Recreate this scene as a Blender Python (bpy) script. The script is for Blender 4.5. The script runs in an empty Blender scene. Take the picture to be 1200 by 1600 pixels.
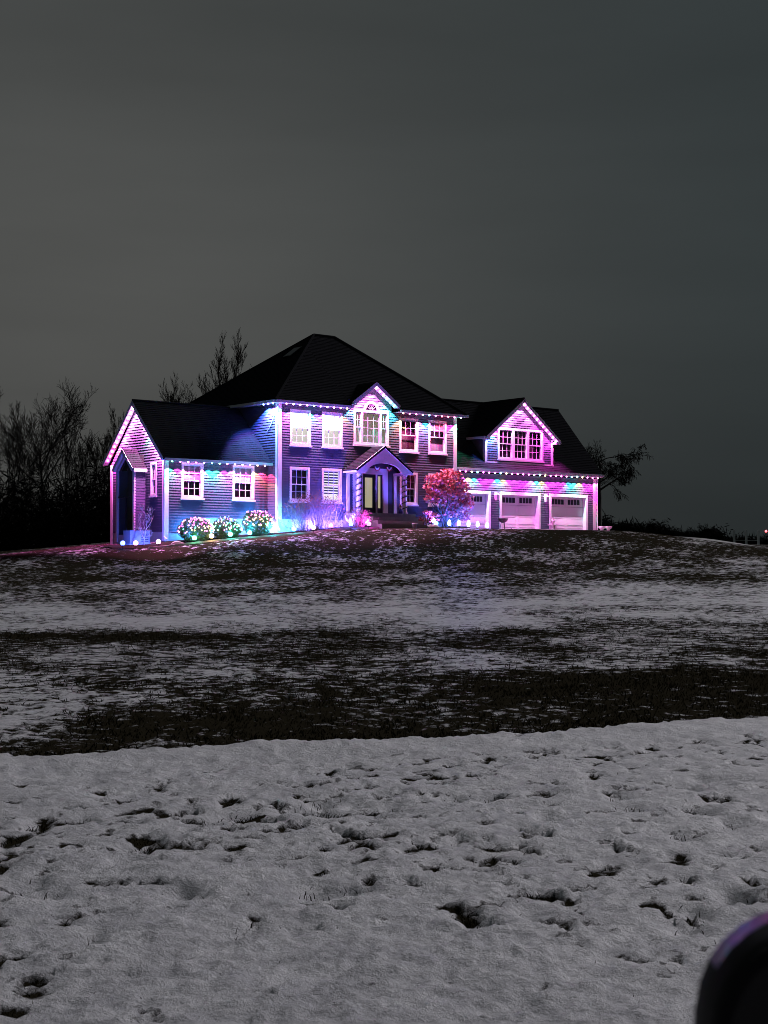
import bpy, math, random
import numpy as np
from mathutils import Vector, Matrix

# ------------------------------------------------------------------ scene, camera, sky, sun
sc = bpy.context.scene
COL = sc.collection
sc.view_settings.view_transform = 'Standard'
sc.view_settings.look = 'None'
sc.view_settings.gamma = 1.0
sc.view_settings.exposure = 0.0
sc.view_settings.use_curve_mapping = False
sc.cycles.use_denoising = True
sc.cycles.use_adaptive_sampling = False
sc.cycles.filter_width = 0.9
sc.cycles.sample_clamp_indirect = 4.0
sc.cycles.max_bounces = 6
sc.cycles.transparent_max_bounces = 12
sc.cycles.caustics_reflective = False
sc.cycles.caustics_refractive = False

EYE = 1.6
F_PX = 2350.0
PITCH = math.atan(77.0 / F_PX)
cam_d = bpy.data.cameras.new('camera')
cam = bpy.data.objects.new('camera', cam_d)
COL.objects.link(cam)
cam.location = (0, 0, EYE)
cam.rotation_euler = (math.pi / 2 + PITCH, 0, 0)
cam_d.sensor_fit = 'VERTICAL'
cam_d.sensor_height = 8.0
cam_d.sensor_width = 6.0
cam_d.lens = 8.0 * F_PX / 1600.0
cam_d.clip_start = 0.02
cam_d.clip_end = 6000
cam_d.dof.use_dof = True
cam_d.dof.focus_distance = 60.0
cam_d.dof.aperture_fstop = cam_d.lens / 3.8
sc.camera = cam

# overcast night sky lit from below by a town beyond the left end of the wood
world = bpy.data.worlds.new('World')
sc.world = world
world.use_nodes = True
wn, wl = world.node_tree.nodes, world.node_tree.links
wn.clear()
w_out = wn.new('ShaderNodeOutputWorld')
w_bg = wn.new('ShaderNodeBackground')
tc = wn.new('ShaderNodeTexCoord')
def w_math(op, a, b=None, c=None, clamp=False):
    n = wn.new('ShaderNodeMath'); n.operation = op; n.use_clamp = clamp
    for i, v in enumerate((a, b, c)):
        if v is None: continue
        if isinstance(v, (int, float)): n.inputs[i].default_value = v
        else: wl.new(v, n.inputs[i])
    return n.outputs[0]
def w_dot(vec):
    n = wn.new('ShaderNodeVectorMath'); n.operation = 'DOT_PRODUCT'
    wl.new(tc.outputs['Generated'], n.inputs[0])
    v = Vector(vec).normalized(); n.inputs[1].default_value = v
    return n.outputs['Value']
glow_dot = w_dot((-0.24, 0.96, 0.10))
ang = w_math('ARCCOSINE', w_math('MINIMUM', glow_dot, 0.9999))
glow = w_math('EXPONENT', w_math('MULTIPLY', w_math('POWER', w_math('DIVIDE', ang, 0.345), 2.0), -1.0))
cl = wn.new('ShaderNodeTexNoise'); cl.inputs['Scale'].default_value = 2.2
cl.inputs['Detail'].default_value = 8; cl.inputs['Roughness'].default_value = 0.45
mp = wn.new('ShaderNodeMapping'); mp.inputs['Scale'].default_value = (1, 1, 5)
wl.new(tc.outputs['Generated'], mp.inputs['Vector']); wl.new(mp.outputs[0], cl.inputs['Vector'])
cloud = w_math('MULTIPLY_ADD', cl.outputs['Fac'], 0.70, 0.65)
dark_mix = wn.new('ShaderNodeMix'); dark_mix.data_type = 'RGBA'
dark_mix.inputs['A'].default_value = (0.027, 0.035, 0.037, 1)
dark_mix.inputs['B'].default_value = (0.084, 0.0855, 0.082, 1)
wl.new(glow, dark_mix.inputs['Factor'])
# the cloud deck is darker low down, away from the glow
sep = wn.new('ShaderNodeSeparateXYZ'); wl.new(tc.outputs['Generated'], sep.inputs[0])
low = w_math('MULTIPLY_ADD', w_math('SMOOTH_MIN', w_math('MULTIPLY', w_math('MAXIMUM', sep.outputs['Z'], 0.0), 5.0), 1.0, 0.4), 0.42, 0.62)
scl = wn.new('ShaderNodeVectorMath'); scl.operation = 'SCALE'
wl.new(dark_mix.outputs['Result'], scl.inputs[0]); wl.new(w_math('MULTIPLY', cloud, low), scl.inputs['Scale'])
wl.new(scl.outputs[0], w_bg.inputs['Color'])
w_bg.inputs['Strength'].default_value = 1.0
wl.new(w_bg.outputs[0], w_out.inputs['Surface'])

# moon behind the overcast
sun_d = bpy.data.lights.new('moon', 'SUN')
sun_d.energy = 1.65
sun_d.angle = math.radians(14)
sun_d.color = (0.99, 0.94, 1.0)
sun = bpy.data.objects.new('moon', sun_d)
COL.objects.link(sun)
SUN_DIR = Vector((0.50, 0.52, 0.46)).normalized()      # towards the light
sun.rotation_euler = SUN_DIR.to_track_quat('Z', 'Y').to_euler()
sun.location = SUN_DIR * 60

# ------------------------------------------------------------------ helpers
def setp(o, label=None, cat=None, group=None, kind=None):
    if label: o['label'] = label
    if cat: o['category'] = cat
    if group: o['group'] = group
    if kind: o['kind'] = kind
    return o

class MB:
    """collects polygons for one mesh object"""
    def __init__(s): s.v = []; s.f = []
    def poly(s, pts):
        n = len(s.v); s.v += [tuple(p) for p in pts]; s.f.append(tuple(range(n, n + len(pts))))
    def hexa(s, b, t):                      # bottom ring, top ring (4 or more corners each)
        n = len(s.v); k = len(b); s.v += [tuple(p) for p in b] + [tuple(p) for p in t]
        s.f.append(tuple(n + i for i in reversed(range(k)))); s.f.append(tuple(n + k + i for i in range(k)))
        for i in range(k):
            j = (i + 1) % k; s.f.append((n + i, n + j, n + k + j, n + k + i))
    def box(s, x0, x1, y0, y1, z0, z1):
        s.hexa([(x0, y0, z0), (x1, y0, z0), (x1, y1, z0), (x0, y1, z0)], [(x0, y0, z1), (x1, y0, z1), (x1, y1, z1), (x0, y1, z1)])
    def beam(s, p0, p1, side, up):          # box along p0-p1; side and up are full-width vectors from its axis
        p0, p1, a, b = map(Vector, (p0, p1, side, up)); a = a / 2; b = b / 2
        s.hexa([p0 - a - b, p0 + a - b, p0 + a + b, p0 - a + b], [p1 - a - b, p1 + a - b, p1 + a + b, p1 - a + b])
    def lathe(s, prof, n=10, c=(0, 0, 0)):  # (radius, z) profile
        base = len(s.v)
        for r, z in prof:
            for i in range(n):
                a = 2 * math.pi * i / n; s.v.append((c[0] + r * math.cos(a), c[1] + r * math.sin(a), c[2] + z))
        for j in range(len(prof) - 1):
            for i in range(n):
                k = (i + 1) % n; s.f.append((base + j * n + i, base + j * n + k, base + (j + 1) * n + k, base + (j + 1) * n + i))
        s.f.append(tuple(base + i for i in reversed(range(n)))); s.f.append(tuple(base + (len(prof) - 1) * n + i for i in range(n)))
    def tube(s, pts, rad, n=5):
        base = len(s.v); pts = [Vector(p) for p in pts]; m = len(pts)
        if isinstance(rad, (int, float)): rad = [rad] * m
        for i, p in enumerate(pts):
            d = pts[min(i + 1, m - 1)] - pts[max(i - 1, 0)]
            if d.length < 1e-9: d = Vector((0, 0, 1))
            d.normalize()
            x = d.orthogonal().normalized() if i == 0 else (x - d * x.dot(d)).normalized()
            y = d.cross(x)
            for k in range(n):
                a = 2 * math.pi * k / n; q = p + (x * math.cos(a) + y * math.sin(a)) * rad[i]; s.v.append((q.x, q.y, q.z))
        for i in range(m - 1):
            for k in range(n):
                j = (k + 1) % n; s.f.append((base + i * n + k, base + i * n + j, base + (i + 1) * n + j, base + (i + 1) * n + k))
        s.f.append(tuple(base + k for k in reversed(range(n)))); s.f.append(tuple(base + (m - 1) * n + k for k in range(n)))
    def mesh(s, name, m):
        me = bpy.data.meshes.new(name); me.from_pydata(s.v, [], s.f); me.materials.append(m); me.update(); return me
    def build(s, name, m, parent=None, smooth=False, loc=(0, 0, 0)):
        me = s.mesh(name, m)
        if smooth: me.shade_smooth()
        o = bpy.data.objects.new(name, me); COL.objects.link(o); o.location = loc
        if parent: o.parent = parent
        return o

def inst(name, me, parent=None, loc=(0, 0, 0), rot=(0, 0, 0), scale=(1, 1, 1)):
    o = bpy.data.objects.new(name, me); COL.objects.link(o)
    o.location = loc; o.rotation_euler = rot; o.scale = scale
    if parent: o.parent = parent
    return o
def empty(name, loc=(0, 0, 0), rz=0):
    o = bpy.data.objects.new(name, None); COL.objects.link(o); o.location = loc; o.rotation_euler = (0, 0, rz)
    o.empty_display_size = 0.3; return o

# ------------------------------------------------------------------ materials
def new_mat(name):
    m = bpy.data.materials.new(name); m.use_nodes = True
    return m, m.node_tree.nodes, m.node_tree.links, m.node_tree.nodes['Principled BSDF']
def mat(name, col, rough=0.6, var=0.15, scale=3.0, bump=0.0, bscale=40.0, metal=0.0, spec=0.5, coat=0.0, stretch=(1, 1, 1), dist=0.01):
    m, n, l, p = new_mat(name)
    p.inputs['Roughness'].default_value = rough; p.inputs['Metallic'].default_value = metal
    p.inputs['Specular IOR Level'].default_value = spec; p.inputs['Coat Weight'].default_value = coat
    t = n.new('ShaderNodeTexCoord'); mpn = n.new('ShaderNodeMapping'); mpn.inputs['Scale'].default_value = stretch
    l.new(t.outputs['Object'], mpn.inputs['Vector'])
    nz = n.new('ShaderNodeTexNoise'); nz.inputs['Scale'].default_value = scale; nz.inputs['Detail'].default_value = 6
    nz.inputs['Roughness'].default_value = 0.65
    l.new(mpn.outputs[0], nz.inputs['Vector'])
    mx = n.new('ShaderNodeMix'); mx.data_type = 'RGBA'
    mx.inputs['A'].default_value = tuple(c * (1 - var) for c in col) + (1,)
    mx.inputs['B'].default_value = tuple(min(1, c * (1 + var)) for c in col) + (1,)
    l.new(nz.outputs['Fac'], mx.inputs['Factor']); l.new(mx.outputs['Result'], p.inputs['Base Color'])
    if bump:
        n2 = n.new('ShaderNodeTexNoise'); n2.inputs['Scale'].default_value = bscale; n2.inputs['Detail'].default_value = 4
        l.new(mpn.outputs[0], n2.inputs['Vector'])
        b = n.new('ShaderNodeBump'); b.inputs['Strength'].default_value = bump; b.inputs['Distance'].default_value = dist
        l.new(n2.outputs['Fac'], b.inputs['Height']); l.new(b.outputs[0], p.inputs['Normal'])
    return m
def emit(name, col, s):
    m, n, l, p = new_mat(name)
    p.inputs['Base Color'].default_value = (col[0] * .5, col[1] * .5, col[2] * .5, 1)
    p.inputs['Emission Color'].default_value = tuple(col) + (1,); p.inputs['Emission Strength'].default_value = s
    m.cycles.emission_sampling = 'NONE'          # the lamps beside the bulbs do the lighting
    return m

M_siding = mat('grey_blue_siding', (0.066, 0.076, 0.105), 0.6, 0.12, 1.2, 0.15, 30, spec=0.1, stretch=(1, 1, 6))
M_back = mat('wall_sheathing', (0.10, 0.11, 0.13), 0.8)
M_trim = mat('white_trim_paint', (0.60, 0.60, 0.61), 0.4, 0.05, 2.0)
M_soffit = mat('white_vinyl_soffit', (0.70, 0.70, 0.70), 0.5, 0.05, 2.0)
M_shingle = mat('dark_asphalt_shingle', (0.020, 0.020, 0.023), 0.9, 0.5, 6.0, 0.4, 60, spec=0.0)
M_roof = mat('roof_deck', (0.013, 0.013, 0.015), 0.9, spec=0.0)
M_conc = mat('poured_concrete', (0.36, 0.36, 0.35), 0.85, 0.2, 2.5, 0.3, 25)
M_gdoor = mat('white_garage_door', (0.52, 0.51, 0.52), 0.42, 0.05, 2.0, 0.05, 60)
M_door = mat('dark_door_paint', (0.012, 0.012, 0.022), 0.3, 0.2)
M_curtain = mat('pale_curtain', (0.30, 0.29, 0.29), 0.9, 0.3, 6, stretch=(6, 6, .4))
M_dim = mat('dim_room', (0.05, 0.045, 0.05), 0.9, 0.4, 3)
M_blindslat = mat('dark_blind_slat', (0.03, 0.03, 0.035), 0.7)
M_stone = mat('step_stone', (0.20, 0.19, 0.19), 0.85, 0.35, 5, 0.5, 30)
M_black = mat('black_metal', (0.015, 0.015, 0.016), 0.4, 0.2, metal=0.6)
M_garland = mat('dark_garland', (0.012, 0.03, 0.014), 0.9, 0.5, 30, 0.8, 60)
M_red = mat('red_cloth', (0.32, 0.03, 0.04), 0.8)
M_white = mat('white_cloth', (0.7, 0.7, 0.7), 0.8)
M_navy = mat('navy_cloth', (0.03, 0.05, 0.2), 0.8)
M_clay = mat('terracotta', (0.28, 0.11, 0.06), 0.8, 0.25, 8)
M_beige = mat('cast_stone', (0.42, 0.39, 0.36), 0.8, 0.2, 8, 0.3)
M_cabinet = mat('painted_steel_cabinet', (0.16, 0.17, 0.18), 0.5, 0.08)
M_bark = mat('winter_bark', (0.045, 0.040, 0.036), 0.9, 0.4, 8, 0.6, 20)
M_twig = mat('winter_twigs', (0.022, 0.019, 0.017), 0.95, 0.4, 8, spec=0.0)
M_pbark = mat('pale_sapling_bark', (0.34, 0.32, 0.30), 0.8, 0.3, 12)
M_dull = mat('dull_plant_stems', (0.13, 0.11, 0.10), 0.85, 0.4, 12, spec=0.1)
M_stem = mat('shrub_stems', (0.10, 0.08, 0.075), 0.85, 0.4, 12)
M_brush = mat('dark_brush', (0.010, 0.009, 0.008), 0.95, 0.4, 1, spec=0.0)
M_redleaf = mat('red_brown_leaves', (0.50, 0.12, 0.14), 0.65, 0.6, 4)
M_tipleaf = mat('russet_leaf_tips', (0.18, 0.045, 0.035), 0.7, 0.4, 6)
M_green = mat('evergreen_leaves', (0.05, 0.10, 0.04), 0.6, 0.5, 6)
M_mulch = mat('dark_mulch', (0.022, 0.016, 0.013), 0.95, 0.6, 20, 0.9, 40, spec=0.0)
M_drive = mat('driveway_asphalt', (0.26, 0.26, 0.26), 0.6, 0.25, 1.5, 0.4, 60)
M_wire = mat('dark_cable', (0.02, 0.03, 0.02), 0.6)
M_rope = mat('pale_cord', (0.4, 0.45, 0.42), 0.7)
M_post = mat('white_vinyl_post', (0.82, 0.83, 0.82), 0.5, 0.08)
M_plum = mat('plum_reflection_paint', (0.09, 0.024, 0.17), 0.42, 0.05, coat=0.15, metal=0.1)  # car colour; the plum carries the purple light reflected on the mirror rim
M_plastic = mat('black_plastic', (0.004, 0.004, 0.004), 0.7, 0.1, spec=.2)
M_mirror = mat('dark_mirror_glass', (0.004, 0.004, 0.005), 0.12, 0.02, spec=0.2)
M_grass = mat('winter_grass', (0.024, 0.020, 0.010), 0.95, 0.5, 3, spec=0.0)

def glass():
    m, n, l, p = new_mat('window_glass')
    out = n['Material Output']
    tr = n.new('ShaderNodeBsdfTransparent'); tr.inputs['Color'].default_value = (0.86, 0.88, 0.88, 1)
    gl = n.new('ShaderNodeBsdfGlossy'); gl.inputs['Roughness'].default_value = 0.03
    lw = n.new('ShaderNodeLayerWeight'); lw.inputs['Blend'].default_value = 0.5
    pw = n.new('ShaderNodeMath'); pw.operation = 'POWER'; l.new(lw.outputs['Facing'], pw.inputs[0]); pw.inputs[1].default_value = 4.0
    fr = n.new('ShaderNodeMath'); fr.operation = 'MULTIPLY_ADD'; l.new(pw.outputs[0], fr.inputs[0]); fr.inputs[1].default_value = 0.85; fr.inputs[2].default_value = 0.045
    mx = n.new('ShaderNodeMixShader'); l.new(fr.outputs[0], mx.inputs[0]); l.new(tr.outputs[0], mx.inputs[1]); l.new(gl.outputs[0], mx.inputs[2])
    l.new(mx.outputs[0], out.inputs['Surface']); return m
M_glass = glass()
M_lit_white = emit('lit_shade_white', (1.0, 0.98, 0.94), 1.7)
M_lit_room = emit('lit_room_white', (1.0, 0.96, 0.88), .62)
M_lit_blind = emit('lit_room_warm', (1.0, 0.93, 0.80), 1.1)
M_lit_door = emit('lit_hall_amber', (1.0, 0.90, 0.58), 0.42)
M_lit_dim = emit('lit_stair_amber', (1.0, 0.86, 0.66), 0.16)

LED = {'m': (1, .05, .80), 'p': (1, .08, .60), 'w': (1, .28, .80), 'c': (.08, .85, 1), 'g': (.12, 1, .50), 'y': (1, .72, .25),
       'r': (1, .06, .16), 'o': (1, .42, .16), 'v': (.45, .16, 1), 'b': (.06, .14, 1), 't': (.10, .95, .80)}
M_led = {k: emit('led_' + {'m': 'magenta', 'p': 'pink', 'w': 'rose_white', 'c': 'cyan', 'g': 'green', 'y': 'amber', 'r': 'red', 'o': 'orange', 'v': 'violet', 'b': 'blue', 't': 'teal'}[k],
                 tuple(.08 + .92 * x for x in c), 24.0) for k, c in LED.items()}
M_net = {k: emit('net_bulb_' + k, tuple(.05 + .95 * x for x in c), 4.0) for k, c in LED.items()}

def mesh_np(name, V, Fq, m, smooth=False):
    """mesh from numpy arrays; faces all with the same corner count"""
    me = bpy.data.meshes.new(name); V = np.asarray(V, np.float32); Fq = np.asarray(Fq, np.int32); k = Fq.shape[1]
    me.vertices.add(len(V)); me.vertices.foreach_set('co', V.ravel())
    me.loops.add(Fq.size); me.loops.foreach_set('vertex_index', Fq.ravel())
    me.polygons.add(len(Fq)); me.polygons.foreach_set('loop_start', np.arange(len(Fq), dtype=np.int32) * k)
    if smooth: me.polygons.foreach_set('use_smooth', np.ones(len(Fq), bool))
    me.materials.append(m); me.update(calc_edges=True); return me

def noise2(x, y, seed=0):
    xi = np.floor(x).astype(np.int64); yi = np.floor(y).astype(np.int64); fx = x - xi; fy = y - yi
    def g(ix, iy):
        h = (ix * 374761393 + iy * 668265263 + seed * 974634777) & 0x7fffffff
        h = ((h ^ (h >> 13)) * 1274126177) & 0x7fffffff
        a = ((h ^ (h >> 16)) & 0xffff) / 65536.0 * 2 * np.pi
        return np.cos(a), np.sin(a)
    u = fx * fx * fx * (fx * (fx * 6 - 15) + 10); v = fy * fy * fy * (fy * (fy * 6 - 15) + 10)
    def d(ix, iy, dx, dy):
        a, b = g(ix, iy); return a * dx + b * dy
    n00 = d(xi, yi, fx, fy); n10 = d(xi + 1, yi, fx - 1, fy); n01 = d(xi, yi + 1, fx, fy - 1); n11 = d(xi + 1, yi + 1, fx - 1, fy - 1)
    return ((n00 * (1 - u) + n10 * u) * (1 - v) + (n01 * (1 - u) + n11 * u) * v) * 1.5
def fbm(x, y, seed=0, octs=4, gain=0.5):
    t = 0; a = 1; f = 1; s = 0
    for i in range(octs):
        t = t + a * noise2(x * f + 17.3 * i, y * f - 9.1 * i, seed + i); s += a; a *= gain; f *= 2.03
    return t / s
def sstep(a, b, x):
    t = np.clip((x - a) / (b - a), 0, 1); return t * t * (3 - 2 * t)

# ------------------------------------------------------------------ terrain
HO = np.array([-5.086, 72.0]); YAW = math.radians(50.64)
HU = np.array([math.sin(YAW), math.cos(YAW)]); HV = np.array([-math.cos(YAW), math.sin(YAW)])
HROT = math.atan2(HU[1], HU[0])
def uv(u, v): p = HO + HU * u + HV * v; return float(p[0]), float(p[1])
anch = []
for x in (-40, -20, -8, 0, 8, 20, 40):
    for y, z in ((19, -.52), (23, -.40), (28, -.27), (35, -.12), (45, .26), (56, .98)): anch.append((x * (0.5 + y / 60), y, z))
for x, y, z in ((-22, 66, 1.35), (-10, 65, 1.72), (0, 65, 1.85), (10, 66, 1.95), (20, 68, 1.75), (32, 68, 1.3), (-18.5, 72, 1.9), (-24, 78, 1.8), (-30, 90, 1.5),
                (23.5, 92, 2.40), (17, 82, 2.5), (34, 96, 2.2), (30, 105, 2.5), (28, 118, 2.95), (20, 120, 3.0), (45, 120, 2.6), (20, 93, 2.98), (-40, 130, 0.6), (0, 130, 2.2), (60, 150, 2.2), (30, 150, 2.6), (-60, 90, .8)): anch.append((x, y, z))
for u, v, z in ((-9, -.8, 2.14), (-8, 2.5, 2.3), (-6.5, 6.5, 2.33), (-5.3, -.9, 2.38), (-2.3, -1, 2.66), (-1, -1, 2.76), (.2, -1.2, 2.87), (1.2, -1.5, 2.94), (2.06, -1.5, 3.07), (3.27, -1.5, 3.18),
                (4.4, -1.6, 3.24), (8.4, -2, 3.26), (10, -2.4, 3.29), (14, -1.0, 3.06), (22, 0, 3.04), (17, -3, 3.05), (27, -1, 3.02), (10, -5.2, 3.16), (16, -8, 3.12), (21, -8.5, 2.6), (5, -5, 2.9), (0, -5, 2.55), (-6, -5, 1.98), (6, 5, 3.2), (20, 10, 3.0), (0, 12, 2.8)):
    x, y = uv(u, v); anch.append((x, y, z))
anch = np.array(anch)
def tps_k(r2): return 0.5 * r2 * np.log(np.maximum(r2, 1e-9))
def tps_fit(a):
    n = len(a); S = 20.0; P = a[:, :2] / S
    K = tps_k(((P[:, None] - P[None]) ** 2).sum(-1)) + np.eye(n) * 2e-3
    A = np.zeros((n + 3, n + 3)); A[:n, :n] = K; A[:n, n] = 1; A[:n, n + 1:] = P; A[n, :n] = 1; A[n + 1:, :n] = P.T
    b = np.zeros(n + 3); b[:n] = a[:, 2]; return P, np.linalg.solve(A, b), S
TP, TW, TS = tps_fit(anch)
def tps(x, y):
    X = np.clip(x, -70, 70) / TS; Y = np.clip(y, 14, 155) / TS
    z = TW[-3] + TW[-2] * X + TW[-1] * Y
    for i in range(len(TP)): z = z + TW[i] * tps_k((X - TP[i, 0]) ** 2 + (Y - TP[i, 1]) ** 2)
    return z
BN = np.array([-0.395, 0.919])
def s_of(x, y): return x * BN[0] + y * BN[1] - 12.0 + 0.22 * noise2(x * .35, y * .35, 5) + .05 * noise2(x * 1.3, y * 1.3, 6)
def terrain(x, y):
    x = np.asarray(x, float); y = np.asarray(y, float); s = s_of(x, y)
    near = -0.62 * sstep(0.0, 3.2, s) + 0.05 * np.exp(-(s / .5) ** 2) + .05 * fbm(x * .22, y * .22, 31, 3) * sstep(30, 10, y)
    t = sstep(3.0, 7.5, s)
    far = tps(x, y)
    far = far + (0.8 - far) * sstep(125, 260, y)
    z = near * (1 - t) + far * t
    return z
def gz(x, y): return float(terrain(np.array([x]), np.array([y]))[0])
def at(u, v, dz=0.0):
    x, y = uv(u, v); return (x, y, gz(x, y) + dz)

def snow_cover(x, y):
    """how far the old snow still covers the turf: about 0.5 is the edge"""
    s = s_of(x, y)
    ys = np.array([-60, 0, 5.5, 8, 10.5, 60]); cs = np.array([.68, .71, .70, .635, .615, .64])
    a = np.interp(y, ys, cs) - .06 * sstep(0, -2.5, x) * sstep(11, 8, y) + .02 * sstep(0, 2, x)
    a = a + .3 * np.exp(-((s + .35) / .35) ** 2)
    yf = np.array([14, 17, 19, 21, 24, 29, 33.5, 36, 40, 46, 52, 60, 68, 76, 200]); cf = np.array([.30, .38, .41, .44, .46, .48, .44, .48, .56, .54, .465, .425, .40, .395, .39])
    b = np.interp(y + x * -.28, yf, cf)
    b = b - .10 * np.exp(-((y - x * .1 - 35.5) / 1.5) ** 2) * sstep(1.5, -3, x) - .13 * np.exp(-((y - .25 * x - 23.0) / 2.3) ** 2) * sstep(-1, 3, x) + .05 * sstep(-2, -6, x) * sstep(32, 22, y)
    b = b + .17 * fbm(x * .30, y * .24, 71, 4, .6)
    t = sstep(-.05, .22, s)
    return a * (1 - t) + b * t
def turf_pattern(x, y):
    return .58 * fbm(x * 4.2, y * 3.4, 41, 5, .66) + .14 * fbm(x * .5, y * .42, 47, 2)

# ground sheet: fine where it is near, coarse to the horizon
ry = [-60, -40, -25, -15, -8, -4, -1, 1.0]
y = 1.8
while y < 100: ry.append(y); y *= 1.0052 if y < 50 else 1.0075
while y < 4200: ry.append(y); y *= 1.06
ry = np.array(ry); q = np.linspace(-1, 1, 561); tt = 1.7 * (.33 * q + .67 * q ** 3)
wid = 10 + .45 * np.maximum(ry, 0) + np.maximum(-ry, 0)
GX = tt[None, :] * wid[:, None]; GY = np.repeat(ry[:, None], len(q), 1)
GX = GX + 0.2 * noise2(GX * .7, GY * .7, 3) * np.minimum(1, wid[:, None] / 600)
base = terrain(GX, GY)
cov = snow_cover(GX, GY) + turf_pattern(GX, GY) * (.30 + .70 * sstep(.3, -.1, s_of(GX, GY)))
thick = sstep(.46, .56, cov)
fade = sstep(34, 15, GY)
lump = .035 * fbm(GX * 1.3, GY * 1.3, 11, 3, .55) + .058 * np.abs(fbm(GX * 4.2, GY * 4.2, 15, 4, .66)) + .020 * fbm(GX * 15, GY * 15, 18, 2) * sstep(14, 8, GY)
tuss = .035 * fbm(GX * 3.2, GY * 3.2, 23, 3, .6) * sstep(.56, .40, cov) + .05 * fbm(GX * .9, GY * .9, 25, 3) * sstep(15, 18, GY)
GZ = base + fade * (thick * (.024 + lump) + tuss * .9)
# footprints of a walk across the near snow
rs = random.Random(4)
for i, (fx, fy) in enumerate([(-1.28, 9.65), (-.90, 9.55), (-1.05, 9.95), (-.55, 9.65), (-.36, 9.5), (-.42, 9.95), (-1.05, 9.2), (.05, 9.75), (-1.38, 8.45), (-1.38, 8.05), (-2.1, 8.5)] + [(x0 + dx * k + (.11 if k % 2 else -.11) + rs.gauss(0, .05), y0 + dy * k + rs.gauss(0, .06)) for x0, y0, dx, dy, n_ in ((-2.6, 8.9, .42, .16, 9), (-2.2, 7.4, .36, -.02, 7), (.4, 8.6, .33, .38, 8), (-1.2, 6.3, .5, .12, 8), (1.4, 6.6, .1, .5, 9)) for k in range(n_)]):
    d2 = ((GX - fx) / .10) ** 2 + ((GY - fy) / .15) ** 2
    GZ -= .05 * np.exp(-d2 * 1.3)
nr, nc = GX.shape
idx = np.arange(nr * nc).reshape(nr, nc)
FQ = np.stack([idx[:-1, :-1], idx[:-1, 1:], idx[1:, 1:], idx[1:, :-1]], -1).reshape(-1, 4)

def ground_mat():
    m, n, l, p = new_mat('melting_snow_on_turf')
    t = n.new('ShaderNodeTexCoord')
    def nz(scale, det, rough=.6, st=(1, 1, 1)):
        mpn = n.new('ShaderNodeMapping'); mpn.inputs['Scale'].default_value = st; l.new(t.outputs['Object'], mpn.inputs['Vector'])
        k = n.new('ShaderNodeTexNoise'); k.inputs['Scale'].default_value = scale; k.inputs['Detail'].default_value = det; k.inputs['Roughness'].default_value = rough
        l.new(mpn.outputs[0], k.inputs['Vector']); return k.outputs['Fac']
    def mth(op, a, b, c=None, cl=False):
        k = n.new('ShaderNodeMath'); k.operation = op; k.use_clamp = cl
        for i, v in enumerate((a, b, c)):
            if v is None: continue
            if isinstance(v, (int, float)): k.inputs[i].default_value = v
            else: l.new(v, k.inputs[i])
        return k.outputs[0]
    at_ = n.new('ShaderNodeAttribute'); at_.attribute_name = 'snow'
    fine = mth('MULTIPLY_ADD', nz(9, 7, .75), .46, -.23)
    mid = mth('MULTIPLY_ADD', nz(4.2, 7, .72, (.8, 1, .4)), .80, -.40)
    fa = n.new('ShaderNodeAttribute'); fa.attribute_name = 'far'
    v = mth('ADD', at_.outputs['Fac'], fine)
    v = mth('ADD', v, mth('MULTIPLY', mid, fa.outputs['Fac']))
    snow = mth('MULTIPLY_ADD', mth('SUBTRACT', v, .5), 14.0, .5, True)
    # colours
    sn = n.new('ShaderNodeMix'); sn.data_type = 'RGBA'; sn.inputs['A'].default_value = (.36, .36, .395, 1); sn.inputs['B'].default_value = (.86, .855, .87, 1)
    l.new(mth('MULTIPLY_ADD', mth('SUBTRACT', nz(3.2, 9, .74), .5), 2.0, .58, True), sn.inputs['Factor'])
    gr = n.new('ShaderNodeMix'); gr.data_type = 'RGBA'; gr.inputs['A'].default_value = (.008, .007, .004, 1); gr.inputs['B'].default_value = (.042, .036, .023, 1)
    l.new(nz(14, 6, .7), gr.inputs['Factor'])
    # bits of straw and grass tips showing through thin snow
    tips = mth('MULTIPLY_ADD', mth('SUBTRACT', nz(30, 7, .82), .555), 10.0, 0.0, True)
    thin = mth('MULTIPLY_ADD', mth('SUBTRACT', .84, v), 3.6, 0.0, True)
    tipf = mth('MULTIPLY', mth('MULTIPLY', tips, thin), .75)
    mx = n.new('ShaderNodeMix'); mx.data_type = 'RGBA'; l.new(mth('MULTIPLY', snow, mth('SUBTRACT', 1.0, tipf)), mx.inputs['Factor'])
    l.new(gr.outputs['Result'], mx.inputs['A']); l.new(sn.outputs['Result'], mx.inputs['B'])
    l.new(mx.outputs['Result'], p.inputs['Base Color'])
    p.inputs['Roughness'].default_value = .55
    l.new(mth('MULTIPLY', snow, .35), p.inputs['Specular IOR Level'])
    h = mth('ADD', mth('MULTIPLY', nz(12, 9, .72), .95), mth('MULTIPLY', snow, .55))
    h = mth('ADD', h, mth('MULTIPLY', nz(90, 3, .7), .10))
    b = n.new('ShaderNodeBump'); b.inputs['Strength'].default_value = 1.0; b.inputs['Distance'].default_value = .045
    l.new(h, b.inputs['Height']); l.new(b.outputs[0], p.inputs['Normal'])
    return m
M_ground = ground_mat()
gm = mesh_np('ground', np.stack([GX, GY, GZ], -1).reshape(-1, 3), FQ, M_ground, True)
a = gm.attributes.new('snow', 'FLOAT', 'POINT'); a.data.foreach_set('value', cov.astype(np.float32).ravel())
a = gm.attributes.new('far', 'FLOAT', 'POINT'); a.data.foreach_set('value', sstep(14, 24, GY).astype(np.float32).ravel())
ground = bpy.data.objects.new('ground', gm); COL.objects.link(ground); setp(ground, 'snow patched lawn rising from the roadside to the house', kind='structure')

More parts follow.
